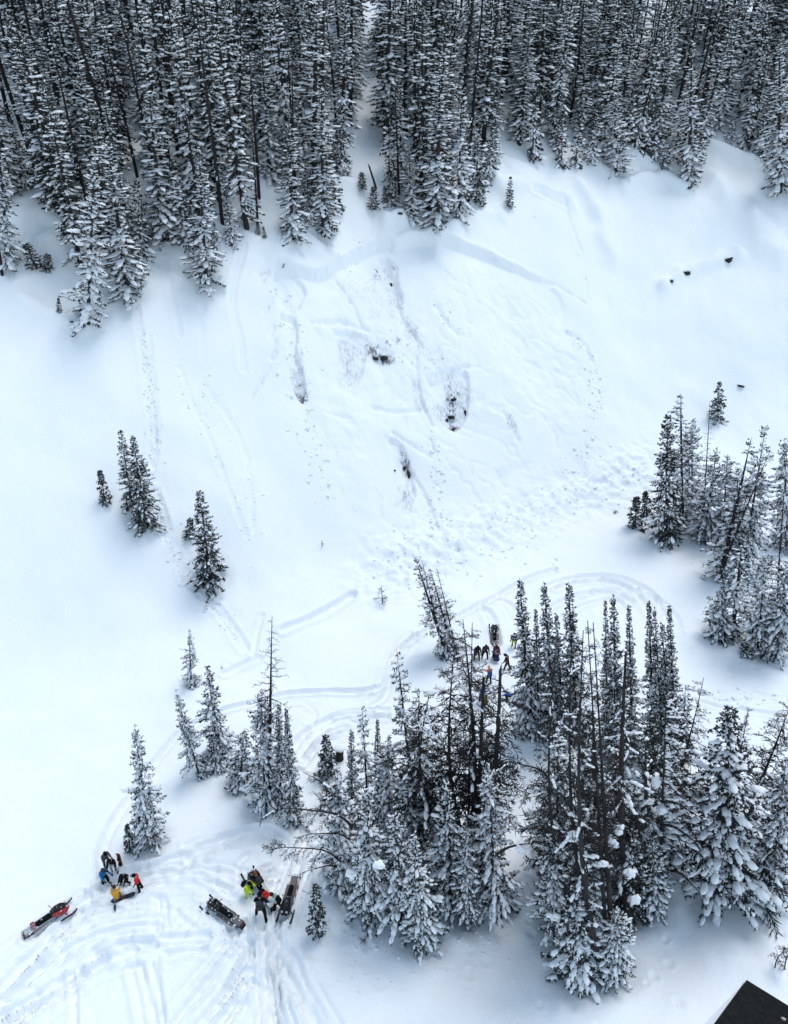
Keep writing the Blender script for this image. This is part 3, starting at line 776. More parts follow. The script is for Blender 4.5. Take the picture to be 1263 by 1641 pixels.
# ------------------------------------------------------------------ hand placed trees: kind, foot px, tip px, width px, label
TREES = [
 # open slope
 ('small',(169,803),(160,757),22,'small dark spruce just left of the twin spruces on the open slope'),
 ('dark',(214,828),(192,687),42,'twin spruce on the open slope, the taller one standing to the left'),
 ('dark',(236,848),(212,697),54,'twin spruce on the open slope, the lower one standing to the right'),
 ('dark',(338,942),(319,785),62,'lone dark bushy spruce standing on the open slope by the footprints'),
 ('small',(304,862),(305,833),18,'tiny spruce half hidden behind the lone dark bushy spruce'),
 ('small',(1150,672),(1153,614),24,'small spruce alone on the open slope above the clump'),
 # middle clump
 ('sparse',(306,1102),(302,1008),30,'thin spruce with clotted snow and a forked top, highest of the clump'),
 ('snowy',(320,1256),(281,1103),40,'slender spruce leaning left, at the left edge of the middle clump'),
 ('snowy',(350,1230),(332,1066),58,'broad snowy spruce with a tall tip behind the leaning slender spruce'),
 ('snowy',(383,1272),(391,1172),52,'short wide snowy spruce at the foot of the broad tall one'),
 ('snowy',(352,1240),(338,1178),40,'low snowy spruce squeezed between the leaning and the short wide spruce'),
 ('snowy',(425,1305),(418,1108),62,'tall full snowy spruce standing around the bare dead trunk'),
 ('spire',(448,1300),(446,1124),42,'narrow snowy spruce immediately right of the bare dead trunk'),
 ('spire',(470,1328),(458,1132),48,'narrow snowy spruce at the right end of the middle clump'),
 ('snowy',(239,1366),(215,1160),58,'tall ragged spruce leaning left above the group of riders'),
 ('small',(208,1362),(203,1323),20,'little sapling at the foot of the tall ragged leaning spruce'),
 ('small',(526,1240),(522,1180),32,'small open spruce beside the snow capped stump'),
 ('small',(509,1497),(506,1420),30,'slim small snowy spruce to the right of the parked snowmobiles'),
 # central cluster
 ('sparse',(715,1056),(667,893),46,'half dead spruce with twin bare tips, taller of the pair'),
 ('sparse',(728,1058),(690,908),46,'half dead spruce leaning beside the one with twin bare tips'),
 ('sparse',(660,1270),(636,1040),58,'thin ragged spruce with a bare tip at the back of the central cluster'),
 ('sparse',(590,1310),(580,1128),44,'scrawny spruce with a thin grey tip behind the central cluster'),
 ('spire',(564,1350),(563,1166),42,'narrow pointed spruce on the left shoulder of the central cluster'),
 ('spire',(608,1340),(605,1150),42,'narrow pointed spruce next to the scrawny grey tipped one'),
 ('snowy',(625,1370),(621,1178),58,'snow plastered spruce in the middle of the central cluster'),
 ('snowy',(672,1380),(668,1160),70,'thick snowy spruce behind the curved dead trunk'),
 ('snowy',(722,1410),(708,1225),74,'wide snowy spruce left of the big broken dead trunk'),
 ('snowy',(660,1420),(650,1230),80,'heavily loaded spruce below the snow plastered one'),
 ('snowy',(548,1440),(540,1235),76,'wide spruce with dead branches sticking out at the left edge of the cluster'),
 ('snowy',(590,1490),(590,1255),80,'dense spruce with a round snow cushion on its side'),
 ('snowy',(642,1510),(632,1290),84,'dense front spruce left of the lowest central one'),
 ('snowy',(678,1532),(664,1330),76,'lowest front spruce of the central cluster'),
 ('snowy',(725,1480),(716,1250),80,'dark footed spruce to the right of the lowest front one'),
 ('snowy',(795,1484),(783,1225),86,'tall snowy spruce at the right edge of the central cluster'),
 ('snowy',(748,1497),(748,1330),56,'smaller spruce tucked in front of the tall right edge one'),
 ('snowy',(758,1430),(754,1300),60,'spruce growing around the foot of the broken dead trunks'),
 # right cluster: spires
 ('spire',(852,1190),(833,923),66,'sharp spired fir beside the rescue group, leftmost of the row of spires'),
 ('spire',(890,1200),(873,930),64,'sharp spired fir second from the rescue group in the row of spires'),
 ('spire',(925,1200),(912,929),64,'sharp spired fir third from the rescue group in the row of spires'),
 ('spire',(865,1190),(859,972),44,'lower fir tip peeking out between the first two spires'),
 ('spire',(905,1200),(892,978),44,'lower fir tip peeking out between the second and third spires'),
 ('spire',(990,1230),(984,949),58,'tallest fir spire right of the bare dead stems'),
 ('spire',(975,1215),(971,957),40,'thin fir spire pressed against the tallest one'),
 ('spire',(1015,1225),(1009,966),50,'fir spire directly right of the tallest one'),
 ('spire',(1050,1240),(1041,959),56,'fir spire with a split tip near the right end of the row'),
 ('spire',(1065,1240),(1050,968),40,'thin fir spire half of the split tip pair'),
 ('spire',(1085,1235),(1074,966),52,'last fir spire at the right end of the row'),
 ('spire',(1078,1240),(1062,992),46,'lower fir spire just before the last one in the row'),
 ('sparse',(905,1380),(905,1110),70,'ragged half dead spruce filling the gap under the first fir spires'),
 ('sparse',(1000,1400),(1000,1100),80,'dark half dead spruce filling the gap under the tallest fir spire'),
 ('dark',(1050,1400),(1048,1140),80,'dark spruce under the split tipped fir spire'),
 ('dark',(945,1420),(945,1150),70,'dark spruce between the bare dead stems'),
 ('dark',(1010,1500),(1012,1290),70,'dark low spruce in front of the thick dead trunk'),
 ('snowy',(1045,1480),(1048,1330),60,'snow choked spruce at the right foot of the thick dead trunk'),
 ('snowy',(895,1430),(895,1170),96,'broad snow clotted spruce below the row of spires'),
 ('snowy',(930,1510),(920,1230),96,'big dark spruce with snow clumps in front of the bare dead stems'),
 ('snowy',(890,1520),(880,1330),70,'spruce at the left foot of the large right cluster'),
 ('snowy',(930,1595),(925,1420),100,'low bushy spruce nearest to the camera in the large right cluster'),
 ('snowy',(985,1585),(990,1460),70,'low bushy spruce right of the nearest one'),
 ('sparse',(1000,1480),(985,1200),80,'ragged spruce hung with fat snow pillows beside the thick dead trunk'),
 ('sparse',(1040,1450),(1035,1180),80,'ragged spruce right of the thick dead trunk'),
 ('sparse',(960,1440),(950,1130),90,'ragged dark spruce among the bare dead stems'),
 ('sparse',(1090,1280),(1100,1095),60,'thin ragged spruce behind the broad snowy one on the right'),
 ('snowy',(1090,1400),(1085,1215),80,'shaded snowy spruce between the dead trunk and the broad one'),
 ('snowy',(1155,1478),(1172,1130),150,'very broad snowy spruce standing alone right of the large cluster'),
 ('snowy',(1235,1460),(1262,1215),76,'thin snowy spruce cut by the right border of the picture'),
 # right middle group
 ('dark',(1068,872),(1071,662),70,'tall dark spruce at the left of the slope foot group'),
 ('sparse',(1095,850),(1091,628),56,'spruce with a long bare tip behind the tall dark one'),
 ('snowy',(1110,835),(1110,670),52,'snowy spruce between the bare tips of the slope foot group'),
 ('small',(1018,846),(1020,800),30,'small bushy spruce left of the tall dark one'),
 ('small',(1037,825),(1035,790),24,'small snowy spruce beneath the tall dark one'),
 ('snowy',(1128,872),(1150,716),56,'rounded snowy spruce right of the slender dead pole'),
 ('snowy',(1158,875),(1167,730),52,'snowy spruce beside the leaning dead trunk'),
 ('snowy',(1185,880),(1182,740),40,'snowy spruce behind the leaning dead trunk'),
 ('sparse',(1155,935),(1205,700),60,'ragged spruce leaning right along the dead trunk'),
 ('snowy',(1190,930),(1228,680),64,'tall snowy spruce with the highest tip on the right'),
 ('snowy',(1262,880),(1258,700),60,'snowy spruce clipped by the right border under the slope'),
 ('sparse',(1175,1026),(1190,870),70,'drooping open spruce below the leaning dead trunk'),
 ('snowy',(1152,1030),(1160,940),56,'low snowy skirted spruce at the left of the drooping open one'),
 ('snowy',(1215,1055),(1228,890),56,'slim snowy spruce right of the drooping open one'),
 ('snowy',(1245,1066),(1262,905),76,'broad snowy spruce at the right border above the track'),
 ('small',(1195,1052),(1192,1034),20,'tiny bush poking out of the snow under the slim spruce'),
 # forest edge
 ('forest',(140,518),(150,250),66,'lowest spruce of the forest edge, at the tip of the left tongue'),
 ('forest',(205,476),(170,215),66,'spruce right of the lowest one on the left tongue'),
 ('forest',(330,457),(318,230),60,'spruce at the tip of the middle tongue of the forest edge'),
 ('forest',(262,390),(238,140),80,'wide spruce between the two tongues of the forest edge'),
 ('forest',(468,382),(462,170),54,'spruce at the forest edge left of the bare snowy lane'),
 ('forest',(518,372),(515,130),56,'spruce at the forest edge bordering the bare snowy lane'),
 ('forest',(700,360),(705,100),66,'dark spruce at the forest edge above the crown fracture'),
 ('forest',(735,345),(740,120),50,'spruce right next to the dark one above the crown fracture'),
 ('forest',(660,352),(655,230),42,'short snowy spruce at the forest edge above the crown fracture'),
 ('forest',(988,276),(985,150),50,'round bottomed spruce at the forest edge above the smooth bowl'),
 ('forest',(1105,288),(1110,60),54,'spruce reaching furthest down the slope right of the smooth bowl'),
 ('forest',(1250,303),(1250,60),54,'spruce at the forest edge by the right border'),
 ('forest',(12,420),(-5,200),50,'spruce at the forest edge by the left border'),
 ('small',(581,304),(580,279),16,'tiny spruce above the leaning log'),
 ('small',(599,335),(599,302),18,'tiny pointed spruce below the leaning log'),
 ('small',(629,341),(629,292),24,'small spruce right of the leaning log'),
 ('small',(617,335),(617,310),10,'tiniest sapling between the small spruces by the leaning log'),
 ('small',(769,330),(769,274),22,'small snowy spruce in the open right of the dark edge spruce'),
 ('small',(816,331),(818,285),14,'slim little spruce standing alone above the crown fracture'),
 ('small',(57,428),(42,392),26,'little leaning spruce on the snow bench by the left border'),
 ('small',(77,433),(76,408),18,'little snowy spruce right of the leaning one on the snow bench'),
 ('small',(97,508),(96,490),10,'tiny sapling above the drift on the left tongue'),
 ('small',(414,378),(414,364),8,'tiny sapling under the forest edge left of the lane'),
 ('small',(425,388),(423,373),7,'tiniest sapling under the forest edge left of the lane'),
 ('small',(698,363),(698,344),10,'little sapling at the foot of the dark edge spruce'),
]
placed = []
for i, (kind, base, top, wpx, label) in enumerate(TREES):
    if kind != 'small' and base[1] > 540:      # the skirt hides the foot: it stands further back than its lowest boughs
        base = (base[0], base[1] - wpx * float(np.interp(base[1], [540, 900, 1500], [.10, .16, .36])))
    p, H, lean, dep = tree_frame(base, top)
    lean = max(-.30, min(.30, lean))
    Rd = wpx / 2 * (dep - H * .35) / F * {'spire': 1.12, 'snowy': 1.5}.get(kind, 1.32)
    placed.append((kind, p, H, Rd, lean, label))
    if kind != 'small':
        WELLS.append((p[0], p[1], max(.8, Rd * .75), .30))

_rp = random.Random(77)
for kind, p, H, Rd, lean, label in placed:
    if kind != 'small' and p[1] < 60:
        for _k in range(5):
            a_, q_ = _rp.uniform(0, 6.28), Rd + _rp.uniform(-.2, 2.6) ** 1
            PITS.append((p[0] + math.cos(a_) * q_, p[1] + math.sin(a_) * q_, _rp.uniform(.12, .34), _rp.uniform(.05, .14)))

# ------------------------------------------------------------------ terrain mesh
u = np.linspace(-1, 1, 680)
uo = 1 + np.cumsum(np.geomspace(.01, .6, 22))
U = np.concatenate([-uo[::-1], u, uo])
ys = [-60, -40, -25, -12, -4, 2, 6]
y = 9.0
while y < 420:
    ys.append(y)
    y += (.115 if y < 46 else .17) if y < 118 else (.25 if y < 122 else (.4 if y < 150 else (1.2 if y < 200 else 8)))
Y1 = np.array(ys)
W = 13 + .50 * (np.maximum(Y1, 5) * cp + 34)
GX = U[None, :] * W[:, None]; GY = np.repeat(Y1[:, None], len(U), 1)
gx, gy = GX.ravel(), GY.ravel()
gz = hfull(gx, gy)
nx, ny = len(U), len(Y1)
I = np.arange(nx * ny).reshape(ny, nx)
Q = np.stack([I[:-1, :-1], I[:-1, 1:], I[1:, 1:], I[1:, :-1]], -1).reshape(-1, 4)
me = mesh_tri('snow_ground', np.stack([gx, gy, gz], 1), Q, M['snow'], smooth=True)
ppx, ppy, _f = project(gx, gy, np.maximum(gz, -50))
dirt = np.zeros(len(gx))
for cx, cy, rx, ry, am in DIRT_PX:
    c = ground(cx, cy)[0]; cdep = c[1] * cp - (c[2] - CAM_H) * sp
    wx = rx * cdep / F
    c2 = ground(cx, cy - ry)[0]; c3 = ground(cx, cy + ry)[0]
    wy = abs(c2[1] - c3[1]) / 2
    e = np.hypot((gx - c[0]) / wx, (gy - c[1]) / wy)
    dirt = np.maximum(dirt, (1.35 if am > .6 else .95) * am * (1 - sstep(.35, 1.15, e + .35 * fbm(gx / .8, gy / .8, 77, 3))))
att = me.attributes.new('dirt', 'FLOAT', 'POINT')
att.data.foreach_set('value', dirt.astype(np.float32))
ter = link('snow_ground', me)
tag(ter, 'snow covered valley floor and avalanche slope crossed by tracks', None, None, 'structure')

# ------------------------------------------------------------------ place the trees
for kind, p, H, Rd, lean, label in placed:
    z = float(hbase(p[0], p[1])) - .25 if kind != 'small' else float(hfull(p[0], p[1])[0]) - .08
    nm = 'fir_tree' if kind == 'spire' else 'spruce_tree'
    put_spruce(kind, (p[0], p[1], z), H + .2, Rd, lean, label, name=nm, vi=_rng.choice((0, 3, 5, 7)) if kind == 'forest' else None)

EDGE = np.array([(-80,430),(0,425),(30,320),(90,335),(128,500),(165,505),(215,465),(235,395),(300,400),(330,445),(385,395),(455,370),(535,365),(546,285),(572,245),(592,215),(612,245),(628,318),(650,335),(760,330),(790,275),(835,262),(905,262),(945,262),(985,270),(1035,255),(1100,280),(1128,240),(1140,224),(1180,235),(1210,240),(1240,290),(1263,298),(1340,300)], float)
LANES = [([(598,235),(592,195),(590,150),(600,60)], 12), ([(535,130),(530,60),(525,0)], 9), ([(685,100),(688,20)], 6)]
rngf = np.random.default_rng(99)
pts = []
cand = np.stack([rngf.uniform(-75, 85, 16000), rngf.uniform(60, 150, 16000)], 1)
cz = hbase(cand[:, 0], cand[:, 1])
cx_, cy_, cf_ = project(cand[:, 0], cand[:, 1], cz)
ok = (cf_ > 5) & (cy_ < np.interp(cx_, EDGE[:, 0], EDGE[:, 1]) - 6) & (cy_ > -25) & (cx_ > -45) & (cx_ < 1310) & (cand[:, 1] - ytoe(cand[:, 0]) > 26)
for lp, lw in LANES:
    la = np.array(lp, float)
    dl, _ = dist_line(cx_, cy_, la, 60)
    ok &= dl > lw
ok &= (np.abs(cx_ - 594) > np.where(cy_ > 140, 20, 11)) & (np.abs(cx_ - 530) > 9)
cells = [(p[0], p[1]) for k, p, H, Rd, l, lb in placed if k == 'forest']
sel = []
for i in np.nonzero(ok)[0]:
    x, yv = cand[i]
    if all((x - a) ** 2 + (yv - c) ** 2 > 2.3 ** 2 for a, c in cells):
        cells.append((x, yv)); sel.append(i)
sel.sort(key=lambda i: -cy_[i])
live = [i for i in sel if rngf.random() > .33]
dead = [i for i in sel if i not in set(live) and cy_[i] < np.interp(cx_[i], EDGE[:, 0], EDGE[:, 1]) - 45]
live = live[:212]
print('FOREST', len(sel), len(live), len(dead))
REG = ((420, 'above the left tongues'), (640, 'around the narrow snowy lane'), (900, 'above the crown fracture'), (9999, 'above the smooth bowl on the right'))
for i in live:
    x, yv = cand[i]
    reg = next(r for lim, r in REG if cx_[i] < lim)
    H = rngf.uniform(12, 21); Rd = rngf.uniform(1.7, 2.5) * (.75 + H / 60)
    vi = int(rngf.integers(0, 8))
    row = 'front' if cy_[i] > np.interp(cx_[i], EDGE[:, 0], EDGE[:, 1]) - 75 else 'depth'
    look = {2: 'dark thin crowned spruce', 0: 'bushy snowy spruce', 1: 'tall narrow spruce', 6: 'slender snowy spruce'}.get(vi, 'snowy spruce')
    put_spruce('forest', (x, yv, float(hbase(x, yv)) - .25), H, Rd, rngf.normal(.01, .05), look + ' in the forest ' + row + ' ' + reg, look + ' group in the ' + row + ' ' + reg, vi=vi)
for i in dead[:120]:
    x, yv = cand[i]
    reg = next(r for lim, r in REG if cx_[i] < lim)
    v = FSNAG[int(rngf.integers(0, 3))]
    o = link('dead_tree', None, None, (x, yv, float(hbase(x, yv)) - .2))
    set_pose(o, rngf.normal(0, .07), rngf.uniform(0, 6.28))
    s = rngf.uniform(.8, 1.3); o.scale = (s * 1.1, s * 1.1, s)
    tag(o, 'bare dark dead tree among the forest spruces ' + reg, 'dead tree', 'dead trees in the forest ' + reg)
    link('trunk', v['trunk'], o)
    t_ = link('twigs', v['twigs'], o); t_['kind'] = 'stuff'
    t_ = link('snow_load', v['snow'], o); t_['kind'] = 'stuff'

# young spruces along the lower edge of the forest
n_y = 0
for t_ in range(400):
    px_ = rngf.uniform(-20, 1285); py_ = float(np.interp(px_, EDGE[:, 0], EDGE[:, 1])) - rngf.uniform(-3, 22)
    if abs(px_ - 594) < 22 or n_y >= 34: continue
    p_ = ground(px_, py_)[0]
    if any((p_[0] - a) ** 2 + (p_[1] - c) ** 2 < 1.5 ** 2 for a, c in cells): continue
    cells.append((p_[0], p_[1])); n_y += 1
    reg = next(r for lim, r in REG if px_ < lim)
    H = rngf.uniform(3.5, 10)
    put_spruce('young', (p_[0], p_[1], float(hbase(p_[0], p_[1])) - .2), H, H * .13 + .55, rngf.normal(0, .05), 'young snowy spruce at the lower forest edge ' + reg, 'young spruces at the forest edge ' + reg, vi=int(rngf.integers(0, 2)))

# ------------------------------------------------------------------ dead trees one can pick out: trunk and single branches
def dead_tree(base, top, r0, label, nb=36, reach=(.5, 1.6), z_lo=.2, bend=0, snow=.2, broken=False, fork=None, pitch=(-.35, .25), rt=None, name='dead_tree', seed=None, azr=None, pool=None):
    rg = random.Random(seed if seed is not None else hash(label) % 1000 if False else int(base[0] * 7 + base[1]))
    p, H, lean, dep = tree_frame(base, top)
    lean = max(-.75, min(.75, lean))
    o = link(name, None, None, (p[0], p[1], float(hbase(p[0], p[1])) - .2))
    o.rotation_mode = 'QUATERNION'; o.rotation_quaternion = Quaternion((0, 1, 0), lean)
    tag(o, label, 'dead tree')
    def axis(t): return Vector((bend * math.sin(math.pi * t), .12 * math.sin(5 * t), H * t))
    tr = MB()
    N = 9
    rt = rt if rt is not None else (.35 * r0 if broken else .015)
    tr.tube([axis(k / N) for k in range(N + 1)], [r0 * (1 - k / N) ** 1.15 + rt * k / N for k in range(N + 1)], 8)
    if broken:
        for k in range(4):
            a = rg.uniform(0, 6.28)
            tr.tube([axis(.985) + Vector((math.cos(a), math.sin(a), 0)) * rt * .5, axis(1) + Vector((math.cos(a) * rt * .6, math.sin(a) * rt * .6, rg.uniform(.15, .5)))], [rt * .45, .01], 4)
    tr.build('trunk', M['dead'], o, True)
    nb = int(nb * 1.8)
    for k in range(nb):
        t = z_lo + (1 - z_lo) * (k + rg.random()) / nb * .98
        L = (reach[1] + (reach[0] - reach[1]) * (t - z_lo) / (1 - z_lo)) * rg.uniform(.55, 1.15)
        az = rg.uniform(0, 6.283) if azr is None else rg.uniform(*azr)
        b_ = link('branch', rg.choice(BRS if rg.random() < snow else (pool or BR)), o)
        b_.location = axis(t)
        b_.rotation_euler = (rg.uniform(-.4, .4), -rg.uniform(*pitch), az)
        w = L * rg.uniform(.85, 1.15)
        b_.scale = (L, w, w)
    return o

dead_tree((429,1290),(436,982),.20,'bare black dead trunk with ladder like side branches towering over the middle clump',30,(.35,1.5),.46,snow=0,pitch=(-.15,.2),pool=BRT)
dead_tree((757,1385),(742,985),.28,'tall black dead tree with twin forked tips in front of the rescue group',44,(.8,2.4),.3,snow=.2,bend=.35)
dead_tree((750,1385),(757,990),.10,'thin second leader beside the tall black forked dead tree',16,(.4,1.0),.7,snow=.1)
dead_tree((765,1395),(802,1066),.28,'thick dead trunk snapped off at the top in front of the rescue group',36,(1.0,2.6),.3,snow=.15,broken=True,rt=.07,bend=.35)
dead_tree((764,1390),(775,1080),.20,'shorter broken dead stem left of the thick snapped trunk',18,(.8,1.8),.45,snow=.15,broken=True)
dead_tree((752,1385),(728,1035),.21,'slim dead stem just left of the tall forked dead tree',32,(.8,2.2),.35,snow=.25,bend=-.7)
dead_tree((745,1390),(688,1105),.21,'curved dead stem bowing left with a snow cushion at its top',40,(1.0,2.8),.3,snow=.4,bend=-1.5)
dead_tree((725,1370),(672,1098),.16,'thin dead stem leaning left behind the curved one',30,(.8,2.2),.35,snow=.3,bend=-.8)
dead_tree((715,1056),(676,893),.09,'bare thin dead pole rising out of the half dead spruce pair',22,(.3,.9),.45,snow=.05,pool=BRT)
dead_tree((735,1058),(700,905),.09,'second bare thin dead pole beside the half dead spruce pair',20,(.3,.9),.45,snow=.05,pool=BRT)
# right cluster
dead_tree((1012,1480),(1003,1040),.33,'very thick dark dead trunk in the middle of the large right cluster',44,(.7,2.3),.25,snow=.4,bend=-.35,rt=.05)
dead_tree((965,1565),(935,1000),.22,'long dead stem left of the very thick dark trunk',40,(.6,1.9),.3,snow=.35,bend=-.6)
dead_tree((960,1545),(918,975),.18,'leaning dead stem with a whip tip before the third fir spire',30,(.6,1.7),.35,snow=.25,bend=-.7)
dead_tree((985,1545),(951,988),.18,'upright bare dead stem next to the long dead one',26,(.5,1.5),.35,snow=.05)
dead_tree((975,1545),(942,985),.14,'thinnest of the bare dead stems before the fir spires',22,(.4,1.4),.4,snow=.05)
dead_tree((930,1500),(890,1040),.16,'slanting dead stem below the first fir spires',30,(.7,1.9),.3,snow=.3,bend=-.9)
dead_tree((1060,1430),(1068,1090),.14,'snow plastered pale dead stem right of the very thick trunk',40,(.8,2.6),.3,snow=.8,azr=(-1.2,.9))
dead_tree((1080,1300),(1128,1080),.12,'crooked dead tree leaning right behind the large right cluster',34,(.5,1.8),.2,snow=.15)
dead_tree((1165,1330),(1200,1128),.09,'brushy grey dead tip behind the very broad snowy spruce',26,(.3,.9),.55,snow=.05,pitch=(.4,1.0))
dead_tree((1195,1330),(1268,1120),.17,'leaning dead tree crossing the right border above the broad spruce',44,(.7,2.2),.2,snow=.3)
dead_tree((1210,1440),(1275,1240),.13,'twiggy dead tree with snowy boughs at the right border',44,(.8,2.6),.1,snow=.5)
# right middle group
dead_tree((1128,850),(1138,638),.11,'slender dead pole with downswept branches in the slope foot group',40,(.25,1.1),.25,snow=.1,pool=BRT)
dead_tree((1150,932),(1235,715),.17,'dead trunk leaning far to the right across the snowy spruces',36,(.5,1.5),.3,snow=.25)
dead_tree((1096,850),(1092,628),.09,'bare spike tip with short twigs over the tall dark spruce',24,(.2,.8),.5,snow=.1,pool=BRT)
dead_tree((1245,1000),(1262,700),.12,'dead tree with drooping boughs at the right border under the slope',34,(.5,1.5),.2,snow=.3)
# forest edge snags
dead_tree((413,362),(403,190),.16,'black dead trunk with snow knobs at the forest edge left of the lane',26,(.2,.6),.2,snow=.3)
dead_tree((175,235),(140,95),.16,'dark dead trunk slanting above the left tongue of forest',26,(.4,1.0),.2,snow=.2)
dead_tree((112,130),(75,0),.18,'dark slanting dead trunk near the top of the forest on the left',22,(.5,1.2),.2,snow=.2)
dead_tree((3,442),(-12,330),.17,'brown dead trunk with a bare foot by the left border',14,(.4,.9),.5,snow=.2)
dead_tree((703,235),(665,120),.17,'brown dead trunk slanting at the forest edge above the crown fracture',22,(.4,1.0),.3,snow=.2)
dead_tree((470,320),(468,60),.20,'brown dead trunk at the forest edge bordering the lane',40,(.5,1.4),.25,snow=.3)
dead_tree((640,320),(632,110),.17,'dark dead trunk with drooping boughs right of the snowy lane',40,(.5,1.6),.25,snow=.3)

# small dead bits: leaning log, saplings, curved deadwood
def stick(base, top, r, label, nb=6, reach=(.1,.35), cat='dead sapling', name='dead_sapling', **kw):
    o = dead_tree(base, top, r, label, nb, reach, .25, snow=.1, name=name, **kw); o['category'] = cat
    return o
stick((607,313),(592,264),.16,'dark bare log leaning out of the snow among the tiny spruces',0,cat='log',name='leaning_log',broken=True,rt=.10)
stick((613,969),(611,934),.05,'bare dead sapling sticking out of the flat snow below the debris',8,(.3,.9))
stick((516,877),(516,862),.05,'small dark stub poking out of the lower slope',5,(.1,.4))
stick((453,426),(457,418),.06,'dark twig at the left end of the crown fracture',4,(.1,.3))
stick((354,1071),(355,1064),.05,'tiny dark twig beside the clotted forked spruce',4,(.1,.3))
stick((940,447),(939,442),.05,'tiny twig above the right end of the crown fracture',3,(.1,.2))
stick((605,434),(600,427),.06,'broken twig below the crown fracture',4,(.1,.3))
stick((217,493),(219,490),.05,'tiny twig beside the footprints under the left tongue',2,(.1,.2))
stick((855,347),(858,345),.04,'tiny twig on the smooth drift above the crown fracture',3,(.1,.2))
stick((515,1290),(486,1232),.09,'curved dead limb arching out of the snow by the central cluster',14,(.4,1.0),bend=.9,name='dead_limb',cat='dead limb')
stick((512,1300),(500,1262),.06,'short dead limb at the foot of the curved one',8,(.3,.6),bend=.3,name='dead_limb',cat='dead limb')
stick((1243,1552),(1258,1512),.04,'thin bare twig sticking out of the snow at the right border',8,(.3,.7))
stick((1258,1555),(1275,1500),.04,'thin bare twig cut off by the right border',8,(.3,.7))
stick((587,1512),(582,1500),.05,'little dark twig clump under the central cluster',10,(.2,.5))
stick((990,822),(985,815),.06,'tuft of dark twigs on the debris near the small bushy spruce',12,(.2,.5))
stick((105,508),(106,496),.05,'bent dark sapling beside the tiny one above the drift',6,(.15,.35))

# fallen deadwood reaching out from clusters: long bare boughs
def bough(base, tip, foot, r, label, seed=1, nb=12, snow=.2, near=0.0):
    """a bough that leaves the tree standing at pixel foot; base and tip show at these pixels, tip near metres nearer"""
    rg = random.Random(seed)
    f = ground(*foot)[0]
    def on(px, off):
        d = ray_dir(*px); k = (f[1] - off) / d[1]; return Vector(d * k + CAMV)
    A, B = on(base, 0), on(tip, near)
    o = link('dead_bough', None, None, A)
    tag(o, label, 'dead bough')
    d = B - A; N = 7
    ax = lambda t: d * t + Vector((0, 0, .10 * d.length * math.sin(math.pi * t))) + Vector((.03 * d.length * math.sin(6 * t), .05 * d.length * math.sin(4 * t), .03 * d.length * math.sin(9 * t)))
    tr = MB(); tr.tube([ax(k / N) for k in range(N + 1)], [r * (1 - .85 * k / N) for k in range(N + 1)], 6)
    tr.build('limb', M['dead'], o, True)
    yaw = math.atan2(d.y, d.x)
    for k in range(nb):
        t = .15 + .85 * (k + rg.random()) / nb
        b_ = link('branch', rg.choice(BRS if rg.random() < snow else BR), o)
        b_.location = ax(t); L = rg.uniform(.3, .9) * d.length * .3
        b_.rotation_euler = (rg.uniform(-.5, .5), rg.uniform(-.3, .5), yaw + rg.choice((-1, 1)) * rg.uniform(.3, 1.0)); b_.scale = (L, L, L)
    return o
bough((565,1325),(442,1296),(548,1440),.08,'long bare bough reaching left towards the middle clump from the cluster',1,16,.2,.6)
bough((545,1380),(430,1360),(548,1440),.06,'thin bare bough arching left over the snowmobile tracks',2,14,.2,.8)
bough((540,1390),(474,1404),(548,1440),.05,'short bare bough above the slim small spruce',3,8,.2,.6)
bough((545,1420),(492,1432),(548,1440),.05,'lower bare bough pointing down left at the slim small spruce',4,8,.2,.6)
bough((560,1345),(480,1340),(548,1440),.06,'middle bare bough fanning left from the central cluster',13,16,.2,.4)
bough((795,1370),(858,1352),(795,1484),.09,'snowy bough reaching right between the two big clusters',12,8,.9,.3)
bough((880,1250),(812,1222),(895,1430),.07,'dry bough fanning out left over the grey hollow between the clusters',5,20,.2,.5)
bough((885,1300),(828,1266),(895,1430),.06,'lower dry bough fanning over the grey hollow between the clusters',6,16,.2,.5)
bough((1060,1322),(1132,1362),(1040,1450),.10,'snow covered bough slanting down right from the thick dead trunk',7,6,.95,1.2)
bough((1060,1285),(1135,1318),(1040,1450),.09,'upper snow covered bough slanting right from the thick dead trunk',8,6,.95,1.2)
bough((1075,1395),(1132,1440),(1040,1450),.09,'lowest snow covered bough resting near the broad snowy spruce foot',9,6,.95,1.2)
bough((1290,1428),(1172,1434),(1235,1460),.06,'long straight dead bough crossing low over the snow at the right border',10,14,.5,.6)
bough((1290,1395),(1215,1402),(1235,1460),.06,'short dead bough above the long straight one at the right border',11,12,.5,.6)

